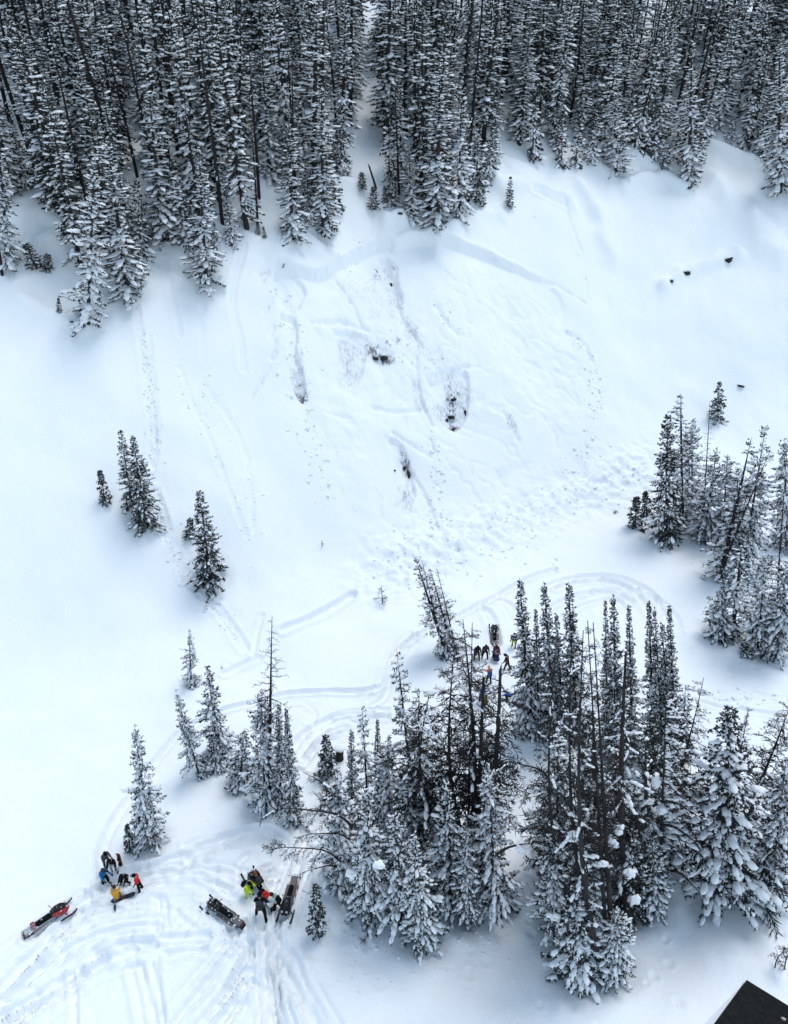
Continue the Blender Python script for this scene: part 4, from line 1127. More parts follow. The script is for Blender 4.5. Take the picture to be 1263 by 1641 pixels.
# ------------------------------------------------------------------ fat snow cushions sitting in the trees
def cushion(px, py, wpx, hpx, foot, label, seed, fwd=1.2):
    """a lump of snow resting on the tree whose foot shows at pixel foot, fwd metres in front of its trunk"""
    p = ground(*foot)[0]
    d = ray_dir(px, py); k = (p[1] - fwd) / d[1]; q = d * k + CAMV
    dep = q[1] * cp - (q[2] - CAM_H) * sp
    V, T = ICO2
    n = 1 + .30 * np.array([vnoise(np.array([v[0] * 2.6 + seed]), np.array([v[1] * 2.6 + v[2] * 2.3]), seed)[0] for v in V])
    rx = wpx / 2 * dep / F; rz = hpx / 2 * dep / F
    rq = np.random.default_rng(seed); lumps = [(V * n[:, None] * np.array([rx, rx * .8, rz]) * .68, T)]
    for k_ in range(6):
        c_ = rq.normal(0, 1, 3); c_ = c_ / np.linalg.norm(c_) * np.array([rx, rx * .6, rz]) * .55
        lumps.append((ICO1[0] * (1 + .2 * rq.uniform(-1, 1, (len(ICO1[0]), 1))) * np.array([rx, rx * .7, rz]) * rq.uniform(.25, .5) + c_, ICO1[1]))
    S, T = joinvt(lumps)
    o = link('snow_cushion', mesh_tri('snow_cushion', S, T, M['lump'], smooth=True), None, q)
    tag(o, label, 'snow cushion')
cushion(607,1385,24,17,(590,1490),'round snow cushion on the side of the dense spruce',1,2.4)
cushion(562,1400,26,20,(548,1440),'lumpy snow cushion among the bare boughs of the central cluster',2,1.8)
cushion(838,1358,34,12,(795,1484),'wide snow cushion hung between the two big clusters',3,.2)
cushion(836,1367,14,13,(795,1484),'hanging snow lump under the wide one between the clusters',4,.3)
cushion(693,1108,15,10,(745,1390),'snow cushion caught on top of the curved dead stem',5,0)
cushion(992,1330,20,40,(1000,1480),'long snow pillow on the ragged spruce by the thick dead trunk',6,1.6)
cushion(1010,1400,24,32,(1000,1480),'fat snow pillow below the long one by the thick dead trunk',7,2.0)
cushion(1018,1442,22,32,(1000,1480),'biggest snow pillow at the foot of the thick dead trunk',8,2.2)
cushion(1043,1455,17,26,(1040,1450),'snow pillow right of the biggest one at the dead trunk foot',9,1.0)
cushion(983,1352,22,18,(1000,1480),'small snow pillow left of the long one',10,1.6)
cushion(1052,1255,18,36,(1060,1430),'snow plume clinging to the pale dead stem',11,.2)
cushion(1060,1297,26,18,(1060,1430),'snow shelf beneath the plume on the pale dead stem',12,.2)
cushion(1080,1288,22,20,(1090,1400),'grey shaded snow ball behind the snow shelf',13,1.4)
cushion(935,1372,22,16,(930,1510),'snow lump on the big dark spruce by the bare stems',14,1.8)
cushion(920,1340,30,26,(930,1510),'bulky snow lump on the left flank of the big dark spruce',15,1.8)

# ------------------------------------------------------------------ stump, rocks, debris
sp_ = spot(544,1216)
o = link('tree_stump', None, None, sp_); tag(o, 'dark tree stump with a snow cap by the small open spruce', 'stump')
m_ = MB(); m_.tube([(0,0,-.3),(0,0,.2),(.06,0,.75),(.1,0,1.05)], [.36,.31,.28,.26], 10); m_.build('stump_wood', M['dead'], o, True)
c_ = link('snow_cap', mesh_tri('snow_cap', ICO2[0] * np.array([.42,.36,.16]) * (1 + .1 * np.sin(ICO2[0][:, :1] * 7)), ICO2[1], M['lump'], smooth=True), o); c_.location = (.08, .05, 1.14)

def rock(px, py, wpx, hpx, label, seed, cap=True):
    rg = np.random.default_rng(seed)
    p = spot(px, py); dep = p.y * cp - (p.z - CAM_H) * sp
    w, h = wpx / 2 * dep / F * .9, hpx / 2 * dep / F * .8
    V, T = ICO1; VS, TS = [], []
    for k in range(4):
        c = rg.uniform(-.55, .55, 3) * np.array([w, .4 * w, h]) if k else np.zeros(3)
        sc = 1 if k == 0 else rg.uniform(.45, .75)
        f = 1 + .38 * rg.uniform(-1, 1, (len(V), 1))
        VS.append((V * f * np.array([w * .85, .45 * w + .12, h * .85]) * sc + c, T))
    S, T4 = joinvt(VS)
    o = link('rock', mesh_tri('rock', S, T4, M['rock']), None, p + Vector((0, 0, h * .05)))
    o.rotation_euler = (R(-30), rg.uniform(-.55, .2), rg.uniform(-.3, .3))
    tag(o, label, 'rock')
    if cap:
        f = 1 + .3 * rg.uniform(-1, 1, (len(ICO2[0]), 1))
        c = link('snow_cap', mesh_tri('snow_cap', ICO2[0] * np.array([w * rg.uniform(.9, 1.2), .7 * w + .25, h * rg.uniform(.35, .5)]) * f, ICO2[1], M['lump'], smooth=True), o)
        c.location = (rg.uniform(-.4, .3) * w, .4 * w, h * rg.uniform(.75, 1.0))
    return o
rock(615,562,15,14,'dark rock in the larger grey patch under the crown fracture',1)
rock(602,564,12,8,'flat grey rock left of the dark rock in the larger grey patch',2,False)
rock(724,652,14,10,'dark rock in the stained patch in the centre of the avalanche bed',3)
rock(717,657,6,8,'small dark rock left of the rock in the stained patch',4,False)
rock(728,676,13,15,'grey rock at the bottom of the stained patch',5,False)
rock(747,652,5,14,'narrow dark rock right of the stained patch',6,False)
rock(727,628,12,6,'brownish rock at the top of the stained patch',7,False)
rock(655,748,7,22,'upright dark rock in the lowest crack of the avalanche bed',8,False)
rock(648,737,9,7,'small dark rock above the lowest crack',9,False)
rock(632,748,6,5,'tiny rock left of the lowest crack',10,False)
rock(485,638,14,11,'grey rock by the left flank of the avalanche bed',11,False)
rock(1100,441,15,9,'dark rock under a snow lip on the right slope, middle of three',12)
rock(1075,455,8,6,'smallest dark rock on the right slope',13)
rock(1167,419,17,11,'dark rock under a snow lip on the right slope, uppermost of three',14)
rock(1188,619,12,5,'flat dark rock by the small lone spruce on the slope',15)
rock(1225,277,18,6,'dark ledge under a drift near the right border of the forest edge',16)
rock(641,363,12,5,'dark rock under a drift above the crown fracture',17)
rock(118,524,12,4,'dark rock under the drift below the left tongue',18)
rock(627,437,5,10,'narrow dark rock in the gully below the crown fracture',19,False)

for k_, (px_, py_, t_) in enumerate([(604,556,'in the larger grey patch'),(622,548,'along the crack by the larger grey patch'),(640,545,'at the tip of the crack by the grey patch'),(716,640,'left in the stained patch'),(734,632,'right in the stained patch'),(722,620,'on top of the stained patch'),(742,655,'at the right rim of the stained patch'),(645,728,'at the top of the lowest crack'),(658,760,'at the foot of the lowest crack'),(478,618,'by the left flank rock'),(650,790,'in the smear below the lowest crack'),(632,430,'in the gully below the crown')]):
    o_ = dead_tree((px_, py_), (px_ + 2 - k_ % 3 * 3, py_ - 7), .02, 'low dark brush ' + t_, 5, (.15, .45), 0, snow=.3, pitch=(-.2, .9), name='brush'); o_['category'] = 'brush'

# debris blocks of the avalanche and the footprints' spill: uncountable little chunks
rg = np.random.default_rng(404)
Cs, Rs = [], []
def scatter(pxl, n, spread, r0, r1):
    L = smooth_line(gpl(pxl), 2); n = int(n * .7)
    seg = np.hypot(*np.diff(L, axis=0).T); cum = np.concatenate([[0], np.cumsum(seg)])
    t = rg.uniform(0, cum[-1], n)
    x = np.interp(t, cum, L[:, 0]) + rg.normal(0, spread, n); yv = np.interp(t, cum, L[:, 1]) + rg.normal(0, spread, n)
    r = .8 * (r0 + (r1 - r0) * rg.random(n) ** 5)
    Cs.append(np.stack([x, yv], 1)); Rs.append(r)
scatter([(610,915),(680,885),(760,862),(860,824),(960,786),(1040,748)], 1000, 1.7, .04, .24)
scatter([(640,895),(740,880),(860,840)], 320, 2.6, .04, .22)
scatter([(955,590),(962,640),(945,710),(905,770)], 320, .7, .06, .26)
scatter([(905,530),(945,570),(960,620)], 120, .5, .06, .25)
scatter([(500,700),(512,760),(530,810)], 140, 1.0, .06, .3)
scatter([(690,690),(705,740),(700,800),(700,850)], 220, .7, .06, .26)
scatter([(232,540),(243,620),(248,700),(243,745)], 420, .35, .05, .16)
scatter([(250,800),(270,860),(300,930),(350,975),(380,1015)], 520, .5, .05, .2)
scatter([(290,600),(335,700),(372,800),(405,860)], 160, .5, .05, .15)
scatter([(335,625),(395,720),(405,840),(410,930)], 160, .6, .05, .16)
scatter([(445,440),(470,520),(480,620),(500,720)], 260, 1.0, .06, .26)
scatter([(700,470),(720,510),(740,540)], 100, .9, .06, .24)
scatter([(560,430),(620,440),(640,500)], 160, 1.6, .06, .22)
scatter([(600,540),(680,560),(740,590)], 160, 1.8, .06, .22)
scatter([(530,1470),(600,1560),(700,1550),(800,1530)], 420, 1.4, .04, .14)
scatter([(160,1400),(200,1420),(260,1410)], 240, .8, .04, .12)
scatter([(395,1420),(430,1460),(470,1440)], 260, 1.2, .04, .12)
scatter([(270,1480),(360,1470),(430,1520)], 260, 1.6, .04, .13)
scatter([(1120,1120),(1200,1118),(1263,1128)], 160, .7, .05, .2)
Cc = np.concatenate(Cs); rr = np.concatenate(Rs)
zc = hfull(Cc[:, 0], Cc[:, 1])
an = rg.uniform(0, 6.28, len(rr))
V, T = blobs(np.stack([Cc[:, 0], Cc[:, 1], zc + rr * .08], 1), np.stack([rr * rg.uniform(.8, 1.5, len(rr)), rr, rr * rg.uniform(.5, .9, len(rr))], 1), np.stack([np.cos(an), np.sin(an), 0 * an], 1), rg, ICO0, .3)
deb = link('snow_debris', mesh_tri('snow_debris', V, T, M['lump'], smooth=True))
tag(deb, 'loose broken snow chunks strewn along the avalanche toe and tracks', None, None, 'stuff')

# ------------------------------------------------------------------ people
SKINS = []
def skin(name, verts, edges, radii, m, parent, root=0, sub=1):
    me = bpy.data.meshes.new(name)
    me.from_pydata([tuple(v) for v in verts], edges, [])
    o = link(name, me, parent)
    md_ = o.modifiers.new('skin', 'SKIN')
    for i, r in enumerate(radii):
        sv = me.skin_vertices[0].data[i]
        rr_ = r if hasattr(r, '__len__') else (r, r)
        sv.radius = rr_; sv.use_root = (i == root)
    md_.use_smooth_shade = True
    sb = o.modifiers.new('sub', 'SUBSURF'); sb.levels = sub; sb.render_levels = sub
    SKINS.append((o, m))
    return o

def person(px, py, face, label, jacket, trousers, helmet, pose=None, gloves=BLACK, boots=BLACK, pack=None, group=None, hat='helmet', dz=0, loc=None, goggles=True, hood=None):
    """face: heading in degrees (0 looks along +x); the figure is built looking along +y, feet on the snow"""
    po = dict(tp=.12, hp=.25, af=(.15, .1), ab=(.16, .16), ef=(.35, .3), hf=(.08, -.06), kf=(.12, .1), la=(.1, .1), lift=0, scale=1.0)
    po.update(pose or {})
    tp = po['tp']
    u = Vector((0, math.sin(tp), math.cos(tp)))
    Pv = Vector((0, 0, 0)); S1 = u * .18; Ch = u * .38; Nk = u * .53
    hd = Vector((0, math.sin(tp * .6 + po['hp']), math.cos(tp * .6 + po['hp'])))
    Hd = Nk + hd * .14; Ht = Nk + hd * .25
    J = {}
    for s, k in ((-1, 0), (1, 1)):
        sh = u * .47 + Vector((s * .19, 0, 0))
        a, ab, e = po['af'][k], po['ab'][k], po['ef'][k]
        d1 = Vector((s * math.sin(ab), math.sin(a) * math.cos(ab), -math.cos(a) * math.cos(ab)))
        d2 = Vector((s * math.sin(ab) * (.6 - .5 * min(1, e)), math.sin(a + e), -math.cos(a + e))).normalized()
        el = sh + d1 * .29; wr = el + d2 * .25
        hp_ = Vector((s * .10, 0, -.02))
        hf, kf, la = po['hf'][k], po['kf'][k], po['la'][k]
        t1 = Vector((s * math.sin(la), math.sin(hf) * math.cos(la), -math.cos(hf) * math.cos(la)))
        t2 = Vector((s * math.sin(la) * .5, math.sin(hf - kf), -math.cos(hf - kf))).normalized()
        kn = hp_ + t1 * .44; an_ = kn + t2 * .42
        ft = Vector((s * .05, math.cos(hf - kf), math.sin(hf - kf) * .9))
        if kf > 1.3 and hf < .6: ft = Vector((0, -.3, -.95))      # kneeling: toe tucked
        J[s] = (sh, el, wr, d2, hp_, kn, an_, ft.normalized())
    low = min(min(J[s][6].z - .09 for s in J), min(J[s][5].z - .07 for s in J), -.14)
    off = Vector((0, 0, -low + po['lift']))
    root_loc = loc if loc is not None else spot(px, py)
    o = link('person', None, None, root_loc + Vector((0, 0, -.05 + dz)))
    o.rotation_euler = (0, 0, R(face - 90)); o.scale = (po['scale'],) * 3
    tag(o, label, 'person', group)
    A = lambda v: v + off
    # one continuous body: pelvis, spine, neck, head with nose, arms, legs
    V = [A(Pv), A(S1), A(Ch), A(Nk), A(Hd), A(Ht), A(Hd + Vector((0, .10, -.03)).lerp(hd * .0, 0))]
    E = [(0,1),(1,2),(2,3),(3,4),(4,5),(4,6)]
    Rr = [(.13,.10),(.125,.095),(.15,.11),.055,(.082,.095),(.06,.07),.016]
    for s in (-1, 1):
        sh, el, wr, d2, hp_, kn, an_, ft = J[s]
        n = len(V); V += [A(sh), A(el), A(wr), A(wr + d2 * .06)]; E += [(2,n),(n,n+1),(n+1,n+2),(n+2,n+3)]; Rr += [.065,.047,.032,.034]
        n = len(V); V += [A(hp_), A(kn), A(an_), A(an_ + ft * .14 + Vector((0,0,-.04)))]; E += [(0,n),(n,n+1),(n+1,n+2),(n+2,n+3)]; Rr += [.088,.058,.042,.04]
    skin('body', V, E, Rr, M['skin'], o)
    # jacket
    V = [A(Pv - u * .06), A(S1), A(Ch), A(Nk - u * .02)]; E = [(0,1),(1,2),(2,3)]; Rr = [(.185,.15),(.175,.145),(.195,.155),.085]
    for s in (-1, 1):
        sh, el, wr, d2 = J[s][:4]
        n = len(V); V += [A(sh), A(el), A(wr)]; E += [(2,n),(n,n+1),(n+1,n+2)]; Rr += [.095,.075,.055]
    skin('jacket', V, E, Rr, jacket, o)
    V = [A(Pv + u * .04)]; E = []; Rr = [(.165,.135)]
    for s in (-1, 1):
        hp_, kn, an_ = J[s][4:7]
        n = len(V); V += [A(hp_ + Vector((s * .01, 0, -.05))), A(kn), A(an_)]; E += [(0,n),(n,n+1),(n+1,n+2)]; Rr += [.118,.088,.078]
    skin('trousers', V, E, Rr, trousers, o)
    for s in (-1, 1):
        sh, el, wr, d2, hp_, kn, an_, ft = J[s]
        b_ = MB()
        up_ = (kn - an_).normalized()
        b_.tube([A(an_ + up_ * .14), A(an_), A(an_ - up_ * .06 + ft * .02)], [.075, .07, .07], 8)
        b_.tube([A(an_ - up_ * .05 - ft * .06), A(an_ - up_ * .05 + ft * .1), A(an_ - up_ * .06 + ft * .2)], [.055, .058, .035], 8)
        b_.build('boot', boots, o, True)
        # glove: palm, four unequal bent fingers, thumb off the side
        side = d2.cross(Vector((0, 1, 0)) if abs(d2.y) < .8 else Vector((0, 0, 1))).normalized()
        curl = side.cross(d2).normalized()
        if curl.y * 1 < 0 and abs(d2.y) < .8: curl = -curl
        V = [A(wr), A(wr + d2 * .05), A(wr + d2 * .09)]; E = [(0,1),(1,2)]; Rr = [.04, (.05,.03), (.05,.03)]
        for k, fl in enumerate((.07, .08, .075, .06)):
            n = len(V); bse = wr + d2 * .095 + side * (k - 1.5) * .024
            V += [A(bse), A(bse + d2 * fl * .55 + curl * .012), A(bse + d2 * fl * .85 + curl * .04)]
            E += [(2,n),(n,n+1),(n+1,n+2)]; Rr += [.0125, .0115, .010]
        n = len(V); V += [A(wr + d2 * .04 - side * .045), A(wr + d2 * .085 - side * .07 + curl * .02)]; E += [(1,n),(n,n+1)]; Rr += [.015, .012]
        skin('glove', V, E, Rr, gloves, o, 0, 1)
    # head gear
    q = Vector((0, 0, 1)).rotation_difference(hd)
    if hat == 'helmet':
        S = ICO2[0] * np.array([.118, .145, .135]); S[:, 2] = np.maximum(S[:, 2], -.075)
        h_ = link('helmet', mesh_tri('helmet', S, ICO2[1], helmet, smooth=True), o)
        h_.location = A(Hd + hd * .05); h_.rotation_mode = 'QUATERNION'; h_.rotation_quaternion = q
        v_ = MB(); v_.loft([[(x_ * .11, .115 + .045 * (1 - x_ * x_), z_) for x_ in (-1, -.5, 0, .5, 1)] for z_ in (.075, .09)], False)
        v_.loft([[(x_ * .11, .115 + .09 * (1 - x_ * x_), .085) for x_ in (-1, -.5, 0, .5, 1)], [(x_ * .11, .115, .095) for x_ in (-1, -.5, 0, .5, 1)]], False)
        w_ = v_.build('visor', M['black_plastic'], h_)
    else:
        S = ICO1[0] * np.array([.105, .125, .12]); S[:, 2] = np.maximum(S[:, 2], -.02)
        h_ = link('beanie', mesh_tri('beanie', S, ICO1[1], helmet, smooth=True), o)
        h_.location = A(Hd + hd * .055); h_.rotation_mode = 'QUATERNION'; h_.rotation_quaternion = q
        pm = link('pompom', mesh_tri('pompom', ICO1[0] * .035, ICO1[1], helmet, smooth=True), h_); pm.location = (0, 0, .14)
    g_ = MB(); g_.loft([[(math.sin(a_) * .10, math.cos(a_) * .135, z_) for a_ in (-1, -.5, 0, .5, 1)] for z_ in (-.035, .035)], False)
    gg = g_.build('goggles', M['goggle'], o, True); gg.location = A(Hd + hd * .02); gg.rotation_mode = 'QUATERNION'; gg.rotation_quaternion = q
    sm = gg.modifiers.new('thick', 'SOLIDIFY'); sm.thickness = .02
    if pack:
        b_ = MB(); rot = Matrix.Rotation(-tp, 3, 'X')
        b_.box(A(u * .30) + rot @ Vector((0, -.24, 0)), (.34, .20, .48), rot, .06)
        b_.box(A(u * .22) + rot @ Vector((0, -.36, 0)), (.26, .07, .26), rot, .03)
        pk = b_.build('backpack', pack, o, True)
    return o

SIT = dict(hf=(1.35, 1.45), kf=(1.3, 1.1), tp=.35, af=(.7, .6), ef=(.6, .7))
KNEEL = dict(hf=(.25, 1.2), kf=(1.75, 1.45), tp=.55, af=(.9, .8), ef=(.5, .4), hp=.45)
LEAN = dict(tp=.45, hp=.35, af=(.6, .5), ef=(.5, .6), hf=(.2, .05), kf=(.25, .2))
CROUCH = dict(hf=(1.7, 1.5), kf=(2.1, 2.0), tp=.85, af=(.9, .9), ef=(.3, .5), hp=.4)
GA = None
person(168,1409,-30,'person in a blue jacket and dark trousers standing by the seated riders',BLUE,BLACK,DGREY,dict(tp=.12,hp=.5,af=(.4,.3),ef=(.7,.7),scale=1.06))
person(173,1387,-40,'person in a grey brown jacket behind the one in blue',GREYP,GREYB,BLACK,dict(tp=.3,hp=.4))
person(185,1397,-80,'person in a black jacket and pale trousers bending beside the upright snowboard',BLACK,PALE,BLACK,dict(tp=.28,hp=.45,hf=(.35,.25),kf=(.6,.5),af=(.3,.4),ef=(.7,.6)),hat='beanie')
person(203,1408,-95,'person all in black huddled on the snow between the mustard and the red jacket',BLACK,BLACK,BLACK,dict(CROUCH,tp=.5,hp=.7,af=(.9,.9),ef=(.6,.6),ab=(.05,.05),la=(.3,.3),scale=.95))
person(225,1425,190,'person in a long red jacket and black trousers standing at the group edge',RED,BLACK,BLACK,dict(tp=.06,hp=.45,af=(.15,.15),ab=(.1,.1)))
person(189,1446,105,'person in a mustard jacket kneeling over a dark snowboard',YEL,GREYB,DBROWN,dict(KNEEL,tp=.4,ab=(.12,.12)),boots=DGREY)
person(397,1433,-20,'person in a black and yellow hi-vis suit leaning on the red and white snowmobile',HIVIS,HIVIS,BLACK,dict(LEAN,tp=.35),pack=BLACK)
person(420,1467,90,'person all in black striding up to the red and white snowmobile with a pack',BLACK,BLACK,BLACK,dict(la=(.30,.22),hf=(.15,-.25),kf=(.1,.2),ab=(.3,.4),tp=.25,scale=1.2),pack=DGREY)
person(444,1452,160,'person in a mint jacket with a black backpack beside the black snowmobile',MINT,BLACK,DBROWN,dict(tp=.25,hp=.5,hf=(.25,-.15),kf=(.2,.25),af=(.5,.4),ef=(.5,.4)),pack=BLACK)
# the rescue group in front of the spires
person(764,1057,-90,'person in black standing nearest the forked dead tree, left of two alike',BLACK,BLACK,BLACK,dict(la=(.16,.16),hp=.5,ab=(.25,.25)))
person(777,1055,-90,'person in black with feet apart between another one in black and the brown red jacket',DGREY,BLACK,DBROWN,dict(la=(.2,.2),hp=.5,ab=(.25,.25)))
person(793,1053,-85,'person in a brown red jacket bending over the navy figure',BROWNR,BLACK,DBROWN,dict(LEAN))
person(796,1062,95,'person in navy crouching in front of the brown red jacket',NAVY,NAVY,PALE,dict(CROUCH),hat='beanie')
person(812,1073,150,'person in dark brown standing beside the first fir spire',DBROWN,DBROWN,BLACK,dict(hf=(.25,-.2),tp=.25,hp=.5))
person(823,1037,-120,'person with a black top and lime trousers half hidden by the first fir spire',DBROWN,fab('lime', (0.30, 0.36, 0.03)),BLACK,dict(hp=.4))
person(783,1095,100,'person in an orange hat with a blue pack behind the snapped dead trunk',ORANGE,NAVY,ORANGE,dict(LEAN,tp=.3),pack=MIDBLUE,hat='beanie')
person(770,1128,60,'person in mid blue bending behind the dead stems below the orange hat',MIDBLUE,NAVY,BLACK,dict(tp=.7,hp=.3,hf=(.5,.4),kf=(.5,.5),af=(.7,.8)))
person(779,1134,140,'person in an olive jacket behind the dead stems next to mid blue',OLIVE,OLIVE,DBROWN,dict(KNEEL))
person(817,1120,170,'person in a bright blue hooded jacket crouching under the first fir spire',BBLUE,BLACK,BBLUE,dict(CROUCH,scale=.85),hat='beanie')

# ------------------------------------------------------------------ snowmobiles
def snowmobile(tail_px, nose_px, label, body='black_plastic', side='black_plastic', tunnel='grey_metal', accent='black_plastic', dusted=False, length=3.3):
    a = spot(*tail_px); c = spot(*nose_px)
    d = c - a; mid = (a + c) / 2
    o = link('snowmobile', None, None, mid + Vector((0, 0, -.03)))
    pitch = math.atan2(d.z, math.hypot(d.x, d.y)); pitch = max(-.15, min(.15, pitch))
    o.rotation_euler = (0, -pitch, math.atan2(d.y, d.x)); o.rotation_mode = 'XYZ'
    s = (c - a).length / 3.55
    s = max(.85, min(1.08, s)); o.scale = (s,) * 3
    tag(o, label, 'snowmobile')
    # track: endless rubber belt with paddles
    m = MB(); prof = [(-1.72,.30),(-1.66,.14),(-1.52,.05),(.05,.05),(.32,.16),(.40,.30),(.30,.40),(-1.55,.42)]
    m.loft([[(x, y_, z) for x, z in prof] for y_ in (-.2, .2)])
    for k in range(14): m.box((-1.5 + k * .115, 0, .035), (.03, .38, .05))
    for z in (.14, .22, .31, .38): m.box((-1.72 + (.31 - z) * .0, 0, z), (.06, .38, .03))
    m.build('track', M['rubber'], o)
    m = MB(); us = lambda x, w, zt, zb: [(x,-w,zb),(x,-w,zt-.03),(x,-w+.03,zt),(x,w-.03,zt),(x,w,zt-.03),(x,w,zb),(x,w-.015,zb),(x,w-.015,zt-.04),(x,-w+.015,zt-.04),(x,-w+.015,zb)]
    m.loft([us(-1.85,.225,.56,.42), us(-1.2,.23,.53,.34), us(.25,.24,.52,.30)]); m.build('tunnel', M[tunnel], o)
    for sy in (-1, 1):
        m = MB(); m.box((-.55, sy * .335, .29), (1.5, .19, .03), None); m.box((-.55, sy * .425, .32), (1.5, .02, .07)); m.build('running_board', M[tunnel], o)
        m = MB(); m.tube([(-1.35,sy*.21,.12),(-.6,sy*.21,.10),(.1,sy*.21,.16)], .025, 6)
        for x in (-1.4, -.9, -.3): m.tube([(x,sy*.205,.16),(x,sy*.235,.16)], .085, 10)
        m.build('slide_rail', M['grey_metal'], o)
    rs = lambda x, w, zb, zt, k=.6: [(x,-w,zb),(x,-w,zb+(zt-zb)*k),(x,-w*.6,zt),(x,0,zt+.015),(x,w*.6,zt),(x,w,zb+(zt-zb)*k),(x,w,zb)]
    m = MB(); m.loft([rs(-1.02,.10,.55,.70), rs(-.95,.155,.54,.78), rs(-.5,.165,.53,.82), rs(-.1,.17,.53,.84), rs(.05,.14,.53,.86)]); m.build('seat', M['black_fabric'], o, True)
    m = MB(); m.loft([rs(.02,.17,.53,.86), rs(.2,.22,.5,.96), rs(.42,.24,.48,1.0), rs(.55,.2,.46,.98)]); m.build('tank_console', M[accent], o, True)
    m = MB(); m.loft([rs(.35,.26,.34,.88,.5), rs(.60,.33,.30,.96,.5), rs(.88,.32,.34,.84,.45), rs(1.12,.24,.40,.66,.4), rs(1.26,.10,.44,.52,.4)]); cw = m.build('cowling', M[body], o)
    for sy in (-1, 1):
        m = MB(); m.loft([[(.12,sy*.25,.60),(.10,sy*.26,.74),(.16,sy*.20,.88)],[(.42,sy*.33,.36),(.46,sy*.36,.64),(.46,sy*.27,.93)],[(.80,sy*.36,.50),(.84,sy*.38,.62),(.84,sy*.28,.86)],[(1.02,sy*.34,.36),(1.06,sy*.30,.52),(1.08,sy*.22,.70)],[(1.26,sy*.16,.44),(1.30,sy*.14,.50),(1.26,sy*.10,.58)]], False)
        e = m.build('side_panel', M[side], o); sm = e.modifiers.new('thick', 'SOLIDIFY'); sm.thickness = .02
        m = MB(); m.box((1.16, sy * .17, .70), (.14, .15, .07), Euler((0, .45, sy * .25)), .02); m.build('headlight', M['lens'], o)
        m = MB()
        m.loft([[(x, sy*.5-.07, z),(x, sy*.5+.07, z),(x, sy*.5+.05, z+.03),(x, sy*.5-.05, z+.03)] for x, z in ((.42,.03),(.6,.0),(1.3,.0),(1.5,.07),(1.66,.22))])
        m.tube([(1.64,sy*.5-.05,.2),(1.58,sy*.5,.34),(1.42,sy*.5,.26),(1.3,sy*.5,.05)], .014, 5)
        m.build('ski', M['black_plastic'], o)
        m = MB(); m.tube([(.95,sy*.5,.04),(.92,sy*.49,.30),(.88,sy*.47,.46)], [.03,.035,.03], 6)
        m.tube([(.7,sy*.2,.36),(.92,sy*.48,.24)], .02, 5); m.tube([(1.05,sy*.18,.36),(.92,sy*.48,.26)], .02, 5); m.tube([(.85,sy*.2,.52),(.9,sy*.47,.42)], .018, 5)
        m.tube([(.85,sy*.26,.72),(.9,sy*.45,.30)], .035, 6); m.build('suspension_arm', M['red_paint' if side == 'red_paint' else 'grey_metal'], o)
    m = MB(); m.loft([[(.62,-.25,.90),(.70,-.12,.93),(.72,0,.94),(.70,.12,.93),(.62,.25,.90)],[(.50,-.20,1.10),(.56,-.1,1.16),(.57,0,1.17),(.56,.1,1.16),(.50,.20,1.10)]], False)
    e = m.build('windshield', M['glass'], o, True); sm = e.modifiers.new('thick', 'SOLIDIFY'); sm.thickness = .012
    m = MB(); m.tube([(.36,0,.95),(.25,0,1.12)], .03, 6); m.tube([(.18,-.40,1.12),(.25,-.22,1.16),(.26,0,1.14),(.25,.22,1.16),(.18,.40,1.12)], .016, 6)
    m.box((.28, 0, 1.15), (.10, .16, .06), None, .02); hb = m.build('handlebar', M['grey_metal'], o)
    for sy in (-1, 1):
        g = MB(); g.tube([(.16,sy*.42,1.115),(.22,sy*.30,1.145)], .026, 8); g.build('grip', M['rubber'], hb)
    m = MB(); m.tube([(-1.6,-.24,.5),(-1.95,-.22,.56),(-2.0,0,.58),(-1.95,.22,.56),(-1.6,.24,.5)], .018, 6); m.build('rear_bumper', M['grey_metal'], o)
    m = MB(); m.loft([[(-1.84,-.22,.52),(-1.84,.22,.52)],[(-1.97,-.23,.36),(-1.97,.23,.36)],[(-2.02,-.23,.16),(-2.02,.23,.16)]], False)
    e = m.build('snow_flap', M['rubber'], o); sm = e.modifiers.new('thick', 'SOLIDIFY'); sm.thickness = .02
    m = MB(); m.box((-1.88, 0, .545), (.04, .20, .05), None, .01); m.build('tail_light', M['red_paint'], o)
    if dusted:
        rg_ = np.random.default_rng(int(tail_px[0])); n = 26
        x = rg_.uniform(-1.8, .9, n); yv = rg_.uniform(-.36, .36, n)
        zt = np.where(x < -1.0, .57, np.where(x < .05, np.where(abs(yv) < .13, .84, .32), .90 - .3 * abs(yv)))
        r_ = rg_.uniform(.02, .06, n)
        S = blobs(np.stack([x, yv, zt], 1), np.stack([r_ * 1.5, r_, r_ * .35], 1), np.tile([[1., 0, 0]], (n, 1)), rg_, ICO1, .3)
        e = link('snow_dust', mesh_tri('snow_dust', S[0], S[1], M['lump'], smooth=True), o); e['kind'] = 'stuff'
    return o
def on_sled(sled, x, y_, z):
    bpy.context.view_layer.update()
    return sled.matrix_world @ Vector((x, y_, z))
s1 = snowmobile((54,1488),(112,1455),'red and black snowmobile parked alone pointing up the slope with a bag on its tail','black_plastic','red_paint','aluminium','black_plastic',True)
bg_ = link('gear_bag', None, None, on_sled(s1, -1.18, 0, .55)); bg_.rotation_euler = s1.rotation_euler
tag(bg_, 'dusty pink rolled bag strapped behind the seat of the red snowmobile', 'bag')
m_ = MB(); m_.tube([(0,-.22,.13),(0,-.2,.13),(0,.2,.13),(0,.22,.13)], [.09,.13,.13,.09], 12); rb = m_.build('roll', PINK, bg_, True)
for sy in (-.1, .1):
    m_ = MB(); m_.tube([(0,sy-.02,.13),(0,sy+.02,.13)], .136, 12); m_.build('strap', M['black_fabric'], bg_)
